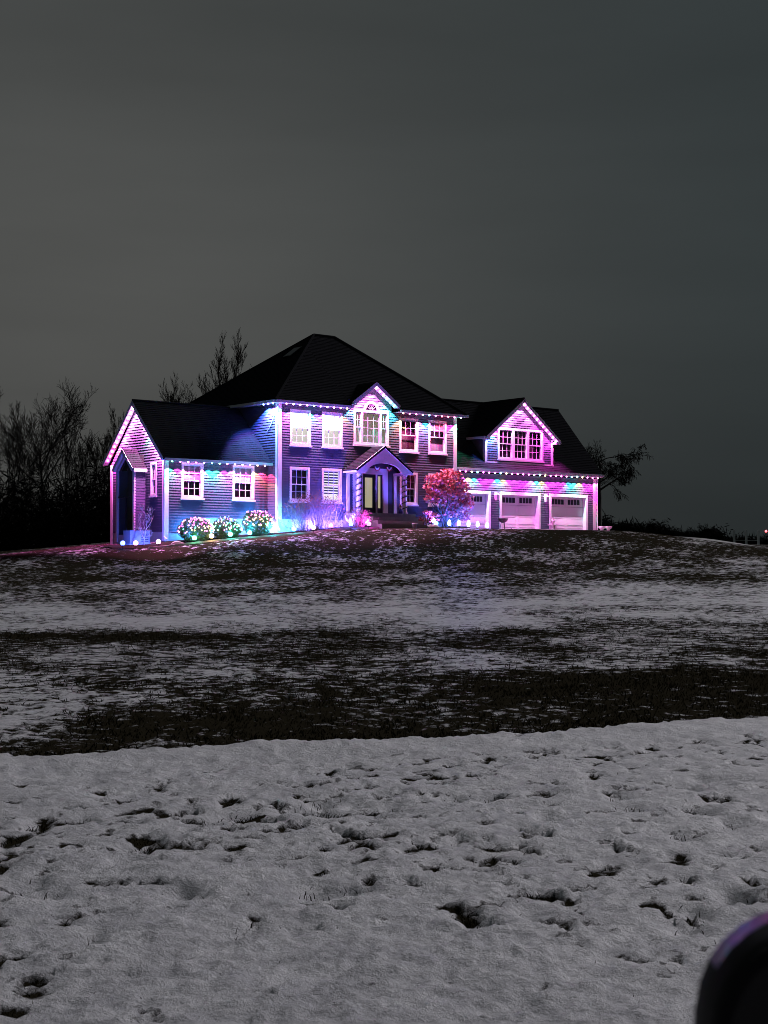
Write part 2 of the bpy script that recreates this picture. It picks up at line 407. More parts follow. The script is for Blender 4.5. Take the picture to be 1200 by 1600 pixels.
# turf blades poking out of the holes in the snow
rng = np.random.default_rng(7)
def blades(name, x, y, h, w, lean, m, zoff=-.01):
    n = len(x); z = terrain(x, y) + zoff
    a = rng.uniform(0, 2 * np.pi, n); la = rng.uniform(0, 2 * np.pi, n); L = lean * rng.uniform(.2, 1, n) * h
    dx, dy = np.cos(a) * w / 2, np.sin(a) * w / 2
    p0 = np.stack([x - dx, y - dy, z], -1); p1 = np.stack([x + dx, y + dy, z], -1)
    mxy = np.stack([x + np.cos(la) * L * .35, y + np.sin(la) * L * .35, z + h * .6], -1)
    p2 = mxy + np.stack([dx, dy, 0 * dx], -1) * .7; p3 = mxy - np.stack([dx, dy, 0 * dx], -1) * .7
    p4 = np.stack([x + np.cos(la) * L, y + np.sin(la) * L, z + h], -1)
    V = np.stack([p0, p1, p2, p3, p4], 1).reshape(-1, 3); b = np.arange(n)[:, None] * 5
    F = np.concatenate([b + [[0, 1, 2]], b + [[0, 2, 3]], b + [[3, 2, 4]]], 0)
    return inst(name, mesh_np(name, V, F, m))
yy = rng.uniform(4.3, 15.5, 260000); xx = rng.uniform(-1, 1, len(yy)) * (1.4 + .33 * yy)
c = snow_cover(xx, yy) + turf_pattern(xx, yy)
keep = rng.random(len(xx)) < np.clip((.535 - c) * 8, 0, 1) * .55 + .045 * (c < .74)
keep &= s_of(xx, yy) < .1
xx, yy = xx[keep][:60000], yy[keep][:60000]
g1 = blades('turf_grass', xx, yy, rng.uniform(.015, .045, len(xx)), .004 + .003 * rng.random(len(xx)), 1.3, M_grass)
setp(g1, 'dark winter grass poking out of holes in the roadside snow', 'grass', kind='stuff')
yy = rng.uniform(13, 44, 200000); xx = rng.uniform(-1, 1, len(yy)) * (1 + .36 * yy)
c = snow_cover(xx, yy) + .3 * turf_pattern(xx, yy)
keep = (rng.random(len(xx)) < np.clip((.53 - c) * 8, 0, 1)) & (s_of(xx, yy) > 0)
xx, yy = xx[keep][:70000], yy[keep][:70000]
g2 = blades('swale_grass', xx, yy, rng.uniform(.02, .07, len(xx)), .012 + .01 * rng.random(len(xx)), 1.4, M_grass)
setp(g2, 'matted dark grass in the swale between the roadside and the lawn', 'grass', kind='stuff')

# driveway in front of the garage, running off to the right
dm = MB(); us = np.linspace(12, 34, 23); vs = np.linspace(-6.2, -.05, 8)
pt = [[at(u, v, .03 if v > -6.1 else .004) for v in vs] for u in us]
for i in range(len(us) - 1):
    for j in range(len(vs) - 1): dm.poly([pt[i][j], pt[i + 1][j], pt[i + 1][j + 1], pt[i][j + 1]])
drive = dm.build('driveway', M_drive); setp(drive, 'driveway in front of the garage doors', kind='structure')

# planting bed along the front of the house
bm_ = MB(); us = np.linspace(-9.2, 10.6, 34)
front = [(-9.2, -.6), (-5.2, -.75), (-1, -.85), (2, -1.35), (4, -2.05), (8.5, -2.3), (10.6, -2.2)]
fv = np.interp(us, [f[0] for f in front], [f[1] for f in front])
rows = [[at(u, fv[i] + (0.05 + (.8 if u > 0 else 1.6) - fv[i]) * k / 5 if u > -6 else fv[i] + 1.5 * k / 5, .02 + .035 * (0 < k < 5)) for k in range(6)] for i, u in enumerate(us)]
for i in range(len(us) - 1):
    for k in range(5): bm_.poly([rows[i][k], rows[i + 1][k], rows[i + 1][k + 1], rows[i][k + 1]])
bed = bm_.build('planting_bed', M_mulch); setp(bed, 'mulched planting bed along the house front', kind='structure')

# low stone edging along the front of the bed
eg = MB(); ep = [(u, np.interp(u, [f[0] for f in front], [f[1] for f in front]) - .02) for u in np.linspace(-7.5, 10.4, 60)]
for (u0, v0), (u1, v1) in zip(ep[:-1], ep[1:]):
    d0 = Vector(at(u0 + .012, v0, .02)); d1 = Vector(at(u1 - .012, v1, .02)); sd_ = Vector((HV[0], HV[1], 0)) * .10; eg.beam(d0, d1, sd_, (0, 0, .10))
edging = eg.build('bed_edging', M_beige); setp(edging, 'low pale stone edging along the planting bed', kind='structure')

# ------------------------------------------------------------------ the house (local x = along the front, y = into the house)
ZB = 2.4
house = empty('house', (HO[0], HO[1], ZB), HROT)
setp(house, 'large grey clapboard house with hip roof, lit pink and blue by strings of lights', 'house')
HL = (0, 0, -ZB)
def part(mb, name, m, parent=None, smooth=False):
    if parent is None: return mb.build(name, m, house, smooth, HL)
    return mb.build(name, m, parent, smooth)

def interval(poly, z):
    xs = []
    for i in range(len(poly)):
        (s0, z0), (s1, z1) = poly[i], poly[(i + 1) % len(poly)]
        if abs(z1 - z0) < 1e-9:
            if abs(z - z0) < 1e-6: xs += [s0, s1]
        elif min(z0, z1) - 1e-6 <= z <= max(z0, z1) + 1e-6: xs.append(s0 + (s1 - s0) * (z - z0) / (z1 - z0))
    return (min(xs), max(xs)) if xs else None
COURSE = 0.125
def wall(p, poly, holes=(), course=COURSE):
    """p(s, out, z) gives a point of the wall plane, out metres proud; one backing mesh with one clapboard object per course"""
    z0 = min(q[1] for q in poly); z1 = max(q[1] for q in poly); n = max(1, round((z1 - z0) / course)); h = (z1 - z0) / n
    bk = MB(); cbs = []
    for i in range(n):
        a, b = z0 + i * h, z0 + (i + 1) * h
        ia, ib = interval(poly, a + 1e-4), interval(poly, b - 1e-4)
        if ia is None or ib is None: continue
        zm = (a + b) / 2
        cuts = sorted([(H[0], H[1]) for H in holes if H[2] < zm < H[3]])
        segs = []; cur = None; la, lb = ia[0], ib[0]
        for c0, c1 in cuts:
            if c0 > min(la, lb): segs.append((la, lb, min(c0, ia[1]), min(c0, ib[1])))
            la = lb = c1
        if la < max(ia[1], ib[1]): segs.append((la, lb, ia[1], ib[1]))
        for sa, sb, ea, eb in segs:
            cb = MB()
            if ea - sa < .005 and eb - sb < .005: continue
            bk.poly([p(sa, -.02, a), p(ea, -.02, a), p(eb, -.02, b), p(sb, -.02, b)])
            lo, hi, in_ = .027, .003, -.012
            cb.poly([p(sa, lo, a), p(ea, lo, a), p(eb, hi, b), p(sb, hi, b)])
            cb.poly([p(sa, in_, a), p(ea, in_, a), p(ea, lo, a), p(sa, lo, a)])
            cb.poly([p(sa, in_, a), p(sa, lo, a), p(sb, hi, b), p(sb, in_, b)])
            cb.poly([p(ea, lo, a), p(ea, in_, a), p(eb, in_, b), p(eb, hi, b)])
            cb.poly([p(sb, hi, b), p(eb, hi, b), p(eb, in_, b), p(sb, in_, b)])
            cbs.append((max(ea - sa, eb - sb), cb))
    w = part(bk, 'wall', M_back)
    BOARDS.extend((L, cb, w) for L, cb in cbs)
    return w
BOARDS = []
def hang_clapboards():
    """the 300 longest boards one by one, the short pieces between the windows together"""
    BOARDS.sort(key=lambda t: -t[0]); rest = MB()
    for i, (L, cb, w) in enumerate(BOARDS):
        if i < 300: part(cb, 'clapboard', M_siding, w)
        else:
            n = len(rest.v); rest.v += cb.v; rest.f += [tuple(n + k for k in f) for f in cb.f]
    if rest.f: part(rest, 'short_clapboards', M_siding)['kind'] = 'stuff'
def P_front(v): return lambda s, o, z: (s, v - o, z)
def P_left(u): return lambda s, o, z: (u - o, s, z)          # faces -u; s runs along v

def rect_frame(mb, p, s0, s1, z0, z1, w, o0, o1, wb=None):
    wb = wb or w
    def bx(a0, a1, b0, b1):
        mb.hexa([p(a0, o0, b0), p(a1, o0, b0), p(a1, o0, b1), p(a0, o0, b1)], [p(a0, o1, b0), p(a1, o1, b0), p(a1, o1, b1), p(a0, o1, b1)])
    bx(s0, s0 + w, z0 + wb, z1 - w); bx(s1 - w, s1, z0 + wb, z1 - w); bx(s0, s1, z0, z0 + wb); bx(s0, s1, z1 - w, z1)
def slab(mb, p, s0, s1, z0, z1, o0, o1):
    mb.hexa([p(s0, o0, z0), p(s1, o0, z0), p(s1, o0, z1), p(s0, o0, z1)], [p(s0, o1, z0), p(s1, o1, z0), p(s1, o1, z1), p(s0, o1, z1)])

def sash(w, p, s0, s1, z0, z1, o, cols, rows, grid=True):
    f = MB(); rect_frame(f, p, s0, s1, z0, z1, .042, o - .035, o); part(f, 'sash', M_trim, w)
    if grid:
        g = MB()
        for i in range(1, cols): x = s0 + (s1 - s0) * i / cols; slab(g, p, x - .011, x + .011, z0 + .043, z1 - .043, o - .028, o - .004)
        for i in range(1, rows): zz = z0 + (z1 - z0) * i / rows; slab(g, p, s0 + .043, s1 - .043, zz - .011, zz + .011, o - .026, o - .006)
        part(g, 'muntin_grid', M_trim, w)
    g = MB(); g.poly([p(s0 + .03, o - .017, z0 + .03), p(s1 - .03, o - .017, z0 + .03), p(s1 - .03, o - .017, z1 - .03), p(s0 + .03, o - .017, z1 - .03)]); part(g, 'pane', M_glass, w)

def window(p, s0, s1, z0, z1, cols=3, rows=2, back=None, shade=None, slats=False, lowgrid=True, casing=.115, sill=True, halves=2):
    c = MB(); rect_frame(c, p, s0, s1, z0, z1, casing, -.10, .035)
    if sill: slab(c, p, s0 - .04, s1 + .04, z0 - .05, z0 + .03, -.02, .085)
    w = part(c, 'window', M_trim)
    a, b, lo, hi = s0 + casing, s1 - casing, z0 + casing, z1 - casing; mid = (lo + hi) / 2
    sash(w, p, a, b, mid - .02, hi, -.015, cols, rows); sash(w, p, a, b, lo, mid + .02, -.055, cols, rows, lowgrid)
    r = MB(); slab(r, p, a - .10, b + .55, lo - .10, hi + .30, -.42, -.40); part(r, 'room_backdrop', back or M_dim, w)
    sd = MB()
    for k in (0, 1):                         # reveal that closes the room box
        x = (a - .10, b + .55)[k]; slab(sd, p, x - .01, x + .01, lo - .1, hi + .3, -.4, -.02 - .085)
    part(sd, 'reveal', M_dim, w)
    if shade:
        frac, m = shade; g = MB(); slab(g, p, a + .01, b - .01, hi - (hi - lo) * frac, hi, -.086, -.079); part(g, 'roller_shade', m, w)
    if slats:
        g = MB(); k = 9
        for i in range(k):
            zz = lo + (hi - lo) * (.20 + .80 * (i + .5) / k); slab(g, p, a + .01, b - .01, zz - .036, zz + .036, -.14, -.13)
        part(g, 'blind', M_blindslat, w)
    return w

# --- walls
PF0, PL0, PFW, PLW, PFG = P_front(0.0), P_left(0.0), P_front(0.85), P_left(-5.74), P_front(0.5)
UP = [(.70, 1.95), (2.64, 3.89), (7.59, 8.84), (9.55, 10.80)]
LO = [(.68, 1.88), (2.62, 3.85), (7.60, 8.80), (9.55, 10.80)]
ins = lambda r: (r[0] + .05, r[1] - .05, r[2] + .05, r[3] - .05)
holes = [ins((a, b, 7.20, 8.95)) for a, b in UP] + [ins((a, b, 4.48, 6.17)) for a, b in LO] + [ins((4.60, 6.88, 7.42, 9.28)), ins((4.55, 6.80, 3.90, 6.28))]
wall(PF0, [(0, 3.62), (11.5, 3.62), (11.5, 9.2), (0, 9.2)], holes)
wall(PF0, [(4.42, 9.2), (7.06, 9.2), (7.06, 9.50), (5.74, 10.46), (4.42, 9.50)], [(5.38, 6.10, 9.1, 9.45)])
wall(PL0, [(0, 3.62), (8.6, 3.62), (8.6, 9.2), (0, 9.2)])
wing_w = [(-4.87, -3.68), (-2.04, -.80)]
wall(PFW, [(-5.74, 2.95), (-4.03, 2.95), (-4.03, 3.63), (-5.74, 3.63)])
wall(PFW, [(-5.74, 3.63), (0, 3.63), (0, 6.25), (-5.74, 6.25)], [ins((a, b, 4.51, 6.19)) for a, b in wing_w])
wall(PLW, [(.85, 2.95), (5.85, 2.95), (5.85, 6.25), (3.35, 8.95), (.85, 6.25)], [ins((1.53, 2.12, 4.62, 6.20))])
PFV, PLV = P_front(2.58), P_left(-6.35)
wall(PFV, [(-6.35, 2.85), (-5.76, 2.85), (-5.76, 5.9), (-6.35, 5.9)])
GD = [(11.62, 14.45), (15.12, 18.26), (18.97, 22.12)]
wall(PFG, [(11.52, 3.06), (22.75, 3.06), (22.75, 6.35), (11.52, 6.35)], [(a + .05, b - .05, 2, 5.34) for a, b in GD])
wall(PFG, [(14.07, 6.98), (19.26, 6.98), (19.26, 8.42), (16.70, 10.36), (14.07, 8.42)], [ins((15.0, 18.5, 7.15, 8.92))])
wall(P_left(14.07), [(.52, 7.02), (1.72, 8.36), (.52, 8.36)], course=.12)
hang_clapboards()
# plain outer walls round the back, which the road does not see
bw = MB(); bw.box(.03, 11.47, 8.5, 8.6, 3.62, 9.2); bw.box(11.4, 11.5, .05, 8.5, 3.62, 9.2); bw.box(-5.7, 0, 5.75, 5.85, 2.95, 6.25)
bw.box(22.65, 22.75, .56, 6.8, 3.06, 6.35); bw.box(11.5, 22.65, 6.8, 6.9, 3.06, 6.35); bw.poly([(22.75, .55, 6.35), (22.75, 6.9, 6.35), (22.75, 3.7, 10.45)])
bw.poly([(19.26, .52, 7.02), (19.26, 1.72, 8.36), (19.26, .52, 8.36)]); bw.box(-6.34, -5.76, 4.15, 4.22, 2.7, 5.9)
part(bw, 'rear_wall', M_siding)
# foundation
fd = MB(); fd.box(.02, 11.48, .03, 8.5, 2.2, 3.62); part(fd, 'foundation', M_conc)
fd = MB(); fd.box(-5.70, -4.03, .89, 5.7, 1.9, 2.95); fd.box(-4.03, 0, .87, 5.7, 1.9, 3.62); part(fd, 'foundation', M_conc)
fd = MB(); fd.box(11.5, 22.72, .53, 6.8, 2.2, 3.06); part(fd, 'foundation', M_conc)
fd = MB(); fd.box(-6.33, -5.72, 2.6, 4.2, 1.9, 2.85); part(fd, 'foundation', M_conc)

# --- corner boards
def board(x0, x1, y0, y1, z0, z1, name='corner_board', m=None):
    b = MB(); b.box(x0, x1, y0, y1, z0, z1); return part(b, name, m or M_trim)
board(-.035, .20, -.035, -.021, 3.6, 9.2); board(-.036, -.022, -.02, .16, 3.6, 9.2)
board(11.30, 11.53, -.035, -.021, 3.6, 9.2)
board(-5.775, -5.56, .815, .829, 2.55, 6.25); board(-5.776, -5.762, .83, 1.02, 2.55, 6.25)
board(-5.776, -5.762, 5.66, 5.86, 2.4, 6.25)
board(22.55, 22.785, .465, .479, 2.95, 6.35)
board(14.04, 14.20, .465, .479, 6.98, 8.42); board(14.034, 14.048, .48, .64, 7.0, 8.36); board(19.12, 19.29, .465, .479, 6.98, 8.42)
board(14.0, 19.32, .44, .4645, 6.95, 7.03, 'base_board')
# downspout at the wing's inner corner and by the main corner
ds = MB(); ds.tube([(-.10, -.12, 9.15), (-.10, -.12, 3.3), (-.10, -.30, 3.05)], .04, 6); part(ds, 'downspout', M_trim)
ds = MB(); ds.tube([(-5.84, .70, 6.25), (-5.84, .76, 6.0), (-5.84, .76, 2.75), (-5.84, .5, 2.6)], .04, 6); part(ds, 'downspout', M_trim)
ds = MB(); ds.tube([(22.86, .35, 6.5), (22.86, .43, 6.3), (22.86, .43, 3.3), (22.86, .2, 3.12)], .04, 6); part(ds, 'downspout', M_trim)

# --- roofs: a deck slab with lapped courses of shingles on it
def roof(pts, eave_dir=None, thick=.09, step=.14):
    P = [Vector(p) for p in pts]; n = (P[1] - P[0]).cross(P[2] - P[0]).normalized()
    if n.z < 0: P.reverse(); n = -n
    b = MB(); b.hexa([p - n * thick for p in P], P); deck = part(b, 'roof', M_roof)
    up = (Vector((0, 0, 1)) - n * n.z).normalized(); side = up.cross(n).normalized(); o = P[0]
    q = [((p - o).dot(side), (p - o).dot(up)) for p in P]
    lo = min(a[1] for a in q); hi = max(a[1] for a in q); k = max(1, int((hi - lo) / step)); h = (hi - lo) / k
    rr = random.Random(len(bpy.data.objects)); mb = MB()
    for i in range(k):
        a, c = lo + i * h, lo + (i + 1) * h
        ia, ic = interval(q, a + 1e-4), interval(q, c - 1e-4)
        if not ia or not ic: continue
        W = lambda s, t, d: o + side * s + up * t + n * d
        m = max(1, int((ia[1] - ia[0]) / .9))
        for j in range(m):
            f0, f1 = j / m, (j + 1) / m; l0 = .016 + .008 * rr.random()
            s0, s1 = ia[0] + (ia[1] - ia[0]) * f0, ia[0] + (ia[1] - ia[0]) * f1; t0, t1 = ic[0] + (ic[1] - ic[0]) * f0, ic[0] + (ic[1] - ic[0]) * f1
            mb.poly([W(s0, a, l0), W(s1, a, l0), W(t1, c, .004), W(t0, c, .004)])
            mb.poly([W(s0, a, .001), W(s1, a, .001), W(s1, a, l0), W(s0, a, l0)])
    sh = part(mb, 'shingle_courses', M_shingle, deck); sh['kind'] = 'stuff'
    return deck
E_ = 9.30
FL, FR, BL, BR = (-.44, -.42, E_), (11.92, -.42, E_), (-.44, 9.02, E_), (11.92, 9.02, E_)
RL, RR = (5.33, 4.30, 13.47), (6.69, 4.30, 13.47)
hz = lambda v: E_ + (v + .42) * (13.47 - E_) / 4.72
roof([FL, (4.2, -.42, E_), (4.2, 3.376, hz(3.376))]); roof([(7.28, -.42, E_), FR, (7.28, 3.767, hz(3.767))])
roof([(4.2, .03, hz(.03)), (7.28, .03, hz(.03)), (7.28, 3.767, hz(3.767)), RR, RL, (4.2, 3.376, hz(3.376))]); roof([BL, FL, RL]); roof([FR, BR, RR]); roof([BR, BL, RL, RR])
roof([(-6.04, .48, 6.33), (-.03, .48, 6.33), (-.03, 3.35, 9.18), (-6.04, 3.35, 9.18)]); roof([(-6.04, 6.22, 6.33), (-.03, 6.22, 6.33), (-.03, 3.35, 9.18), (-6.04, 3.35, 9.18)])
gzr = lambda v: 6.59 + (v - .15) * 1.13
roof([(11.56, .15, 6.59), (23.06, .15, 6.59), (23.06, 3.7, 10.6), (10.3, 3.7, 10.6), (11.0, 2.5, gzr(2.5))]); roof([(11.56, 7.25, 6.59), (23.06, 7.25, 6.59), (23.06, 3.7, 10.6), (10.3, 3.7, 10.6)])
DP = 16.70
roof([(13.83, .13, 8.36), (DP, .13, 10.56), (DP, 3.66, 10.56), (13.83, 1.72, 8.36)]); roof([(19.57, .13, 8.36), (DP, .13, 10.56), (DP, 3.66, 10.56), (19.57, 1.72, 8.36)])
roof([(4.16, -.44, 9.48), (5.74, -.44, 10.62), (5.74, 1.07, 10.62), (4.16, -.2, 9.48)]); roof([(7.32, -.44, 9.48), (5.74, -.44, 10.62), (5.74, 1.07, 10.62), (7.32, -.2, 9.48)])
roof([(-6.52, 2.40, 5.92), (-5.78, 2.40, 5.92), (-5.78, 3.40, 6.90), (-6.52, 3.40, 6.90)]); roof([(-6.52, 4.40, 5.92), (-5.78, 4.40, 5.92), (-5.78, 3.40, 6.90), (-6.52, 3.40, 6.90)])
# hip and ridge caps
cap = MB()
for a, b in ((FL, RL), (FR, RR), (RL, RR), (BL, RL)): cap.tube([Vector(a) + Vector((0, 0, .03)), Vector(b) + Vector((0, 0, .03))], .07, 6)
for a, b in (((-6.04, 3.35, 9.2), (-.03, 3.35, 9.2)), ((10.4, 3.7, 10.62), (23.06, 3.7, 10.62)), ((DP, .13, 10.58), (DP, 3.6, 10.58))): cap.tube([a, b], .06, 6)
part(cap, 'ridge_cap', M_shingle)
# skylight in the left hip slope
n = (Vector(FL) - Vector(BL)).cross(Vector(RL) - Vector(BL)).normalized(); n = -n if n.z < 0 else n
upv = (Vector((0, 0, 1)) - n * n.z).normalized(); c0 = Vector((3.74, 3.92, 12.325))
sk = MB()
for t, w_, h_ in ((.09, .62, .42), (.095, .54, .34)):
    pass
sk.hexa([c0 + Vector((0, a * .34, 0)) + upv * (b * .46) for a, b in ((-1, -1), (1, -1), (1, 1), (-1, 1))], [c0 + n * .12 + Vector((0, a * .34, 0)) + upv * (b * .46) for a, b in ((-1, -1), (1, -1), (1, 1), (-1, 1))])
sko = part(sk, 'skylight', M_black)
sg = MB(); sg.poly([c0 + n * .125 + Vector((0, a * .28, 0)) + upv * (b * .40) for a, b in ((-1, -1), (1, -1), (1, 1), (-1, 1))]); part(sg, 'pane', M_door, sko)

# --- eaves: gutter, soffit, frieze
def gutter(p0, p1, out):
    g = MB(); o = Vector(out); g.beam(Vector(p0), Vector(p1), o * .11, (0, 0, .125)); part(g, 'gutter', M_trim)
gutter((-.46, -.49, 9.235), (4.20, -.49, 9.235), (0, 1, 0)); gutter((7.28, -.49, 9.235), (11.94, -.49, 9.235), (0, 1, 0)); gutter((-.51, -.43, 9.236), (-.51, 9.0, 9.236), (1, 0, 0))
gutter((-6.0, .41, 6.262), (-.04, .41, 6.262), (0, 1, 0)); gutter((11.56, .08, 6.522), (23.06, .08, 6.522), (0, 1, 0))
gutter((13.78, .20, 8.29), (13.78, 1.64, 8.29), (1, 0, 0)); gutter((19.62, .20, 8.29), (19.62, 1.64, 8.29), (1, 0, 0))
def soffit(x0, x1, y0, y1, z): b = MB(); b.box(x0, x1, y0, y1, z, z + .02); part(b, 'soffit', M_soffit)
soffit(-.44, 4.2, -.43, -.02, 9.19); soffit(7.28, 11.90, -.43, -.02, 9.19); soffit(-.44, -.02, -.02, 9, 9.191); soffit(-6.0, -.04, .47, .83, 6.235); soffit(11.56, 23.0, .14, .48, 6.42); soffit(13.84, 14.04, .15, 1.6, 8.32)
# --- rakes
def rake(a, b, face, depth, name='rake_board'):
    """a sloping board under the roof edge plus its soffit; face = direction the board faces, depth = overhang"""
    a, b, f = Vector(a), Vector(b), Vector(face); d = (b - a).normalized(); nn = f.cross(d).normalized(); nn = nn if nn.z > 0 else -nn
    m = MB(); m.beam(a - nn * .085 + f * .015, b - nn * .085 + f * .015, f * .03, nn * .16); o = part(m, name, M_trim)
    m = MB(); m.beam(a - nn * .125 - f * (depth / 2 + .002), b - nn * .125 - f * (depth / 2 + .002), f * depth, nn * .018); part(m, 'soffit', M_soffit)
for s in (-1, 1):
    rake((DP + s * 2.85, .13, 8.37), (DP, .13, 10.55), (0, -1, 0), .345)
    rake((5.74 + s * 1.57, -.44, 9.49), (5.74, -.44, 10.61), (0, -1, 0), .415)
    rake((-6.04, 3.35 + s * 2.86, 6.34), (-6.04, 3.35, 9.17), (-1, 0, 0), .27)
    rake((-6.52, 3.40 + s * .99, 5.93), (-6.52, 3.40, 6.89), (-1, 0, 0), .14)
b = MB(); b.box(-6.50, -5.80, 2.34, 2.40, 5.76, 5.92); part(b, 'fascia', M_trim)
# boxed ends of the dormer eaves
for x0, x1 in ((13.84, 14.12), (19.2, 19.56)):
    b = MB(); b.box(x0, x1, .14, .46, 8.17, 8.31); part(b, 'eave_return', M_trim)

# --- windows
for i, (a, b_) in enumerate(UP):
    if i < 2: window(PF0, a, b_, 7.20, 8.95, back=M_lit_room, shade=(.46, M_lit_white))
    else: window(PF0, a, b_, 7.20, 8.95, shade=(.30 if i == 3 else .02, M_curtain), back=M_curtain if i == 3 else None, lowgrid=False)
for i, (a, b_) in enumerate(LO):
    if i == 1: window(PF0, a, b_, 4.48, 6.17, back=M_lit_blind, slats=True)
    else: window(PF0, a, b_, 4.48, 6.17)
window(PFW, wing_w[0][0], wing_w[0][1], 4.51, 6.19, shade=(.47, M_curtain)); window(PFW, wing_w[1][0], wing_w[1][1], 4.51, 6.19, shade=(.47, M_curtain))
window(PLW, 1.53, 2.12, 4.62, 6.20, cols=2, shade=(.3, M_curtain), casing=.10)
# three windows in the dormer share one casing
c = MB(); rect_frame(c, PFG, 15.0, 18.5, 7.15, 8.92, .12, -.1, .036)
for x in (16.10, 17.22): slab(c, PFG, x, x + .18, 7.27, 8.80, -.1, .034)
slab(c, PFG, 14.96, 18.54, 7.10, 7.18, -.02, .085)
w = part(c, 'window', M_trim)
for a, b_ in ((15.12, 16.10), (16.28, 17.22), (17.40, 18.38)):
    sash(w, PFG, a, b_, 8.02, 8.80, -.015, 3, 2); sash(w, PFG, a, b_, 7.27, 8.06, -.055, 3, 2)
r = MB(); slab(r, PFG, 15.0, 18.5, 7.15, 8.92, -.62, -.60); part(r, 'room_backdrop', M_dim, w)
# arched window over the door
c = MB(); rect_frame(c, PF0, 4.60, 6.88, 7.42, 9.20, .12, -.1, .036)
slab(c, PF0, 5.08, 5.20, 7.54, 9.08, -.1, .034); slab(c, PF0, 6.28, 6.40, 7.54, 9.08, -.1, .034); slab(c, PF0, 4.55, 6.93, 7.36, 7.45, -.02, .09)
arc = [math.pi * i / 14 for i in range(15)]; ctr = (5.74, 9.20)
for i in range(14):
    ring = []
    for o in (-.05, .036):
        ring.append([PF0(ctr[0] + R_ * math.cos(t), o, ctr[1] + R_ * math.sin(t) * .92) for R_, t in ((.36, arc[i]), (.50, arc[i]), (.50, arc[i + 1]), (.36, arc[i + 1]))])
    c.hexa(ring[0], ring[1])
w = part(c, 'arched_window', M_trim)
sash(w, PF0, 4.72, 5.08, 8.30, 9.08, -.015, 2, 2); sash(w, PF0, 4.72, 5.08, 7.54, 8.34, -.055, 2, 2, False)
sash(w, PF0, 6.40, 6.76, 8.30, 9.08, -.015, 2, 2); sash(w, PF0, 6.40, 6.76, 7.54, 8.34, -.055, 2, 2, False)
sash(w, PF0, 5.20, 6.28, 7.54, 9.08, -.03, 3, 4)
r = MB(); slab(r, PF0, 4.6, 7.3, 7.42, 9.5, -.40, -.38); part(r, 'room_backdrop', M_lit_dim, w)
f = MB(); f.poly([PF0(ctr[0] + .37 * math.cos(t), -.01, ctr[1] + .34 * math.sin(t)) for t in arc]); part(f, 'fanlight_pane', M_door, w)
f = MB()
for t in (.2, .35, .5, .65, .8):
    a = math.pi * t; f.beam(PF0(ctr[0] + .08 * math.cos(a), .008, ctr[1] + .08 * math.sin(a)), PF0(ctr[0] + .36 * math.cos(a), .008, ctr[1] + .34 * math.sin(a)), (.018 * math.sin(a), 0, -.018 * math.cos(a)), (0, .02, 0))
part(f, 'fanlight_bars', M_trim, w)

# --- front door with sidelights
c = MB(); rect_frame(c, PF0, 4.55, 6.80, 3.92, 6.28, .30, -.12, .05, .06)
slab(c, PF0, 5.14, 5.20, 3.98, 5.98, -.12, .03); slab(c, PF0, 6.06, 6.12, 3.98, 5.98, -.12, .03)
d = part(c, 'door_surround', M_trim)
c = MB(); rect_frame(c, PF0, 5.20, 6.06, 3.98, 5.98, .17, -.10, -.04, .32); part(c, 'front_door', M_door, d)
for a, b_ in ((4.85, 5.14), (6.12, 6.50)):
    c = MB(); rect_frame(c, PF0, a, b_, 3.98, 5.98, .085, -.10, -.03, .30); part(c, 'sidelight', M_door, d)
    g = MB(); g.poly([PF0(a + .08, -.07, 4.27), PF0(b_ - .08, -.07, 4.27), PF0(b_ - .08, -.07, 5.9), PF0(a + .08, -.07, 5.9)]); part(g, 'pane', M_glass, d)
g = MB(); g.poly([PF0(5.36, -.07, 4.29), PF0(5.90, -.07, 4.29), PF0(5.90, -.07, 5.82), PF0(5.36, -.07, 5.82)]); part(g, 'pane', M_glass, d)
r = MB(); slab(r, PF0, 4.7, 7.2, 3.9, 6.4, -.42, -.40); part(r, 'hall_backdrop', M_lit_door, d)
r = MB(); r.tube([PF0(5.24, -.02, 4.95), PF0(5.24, .03, 4.95), PF0(5.32, .03, 4.95)], .015, 6); part(r, 'door_handle', M_black, d)

# --- portico
YF = -1.08
c = MB(); N = 16                              # arched pediment board
half = 1.70; eav, pk = 6.06, 7.24
top = lambda x: pk - abs(x) / half * (pk - eav)
xs = [-half + 2 * half * i / 32 for i in range(33)]
def low_(x): return max(5.98, 5.98 + .50 * math.sqrt(max(0, 1 - (x / 1.12) ** 2))) if abs(x) < 1.12 else 5.98
for i in range(32):
    a, b_ = xs[i], xs[i + 1]
    c.hexa([(5.74 + a, YF, low_(a)), (5.74 + b_, YF, low_(b_)), (5.74 + b_, YF + .12, low_(b_)), (5.74 + a, YF + .12, low_(a))],
           [(5.74 + a, YF, max(top(a), low_(a) + .01)), (5.74 + b_, YF, max(top(b_), low_(b_) + .01)), (5.74 + b_, YF + .12, max(top(b_), low_(b_) + .01)), (5.74 + a, YF + .12, max(top(a), low_(a) + .01))])
port = part(c, 'portico', M_trim)
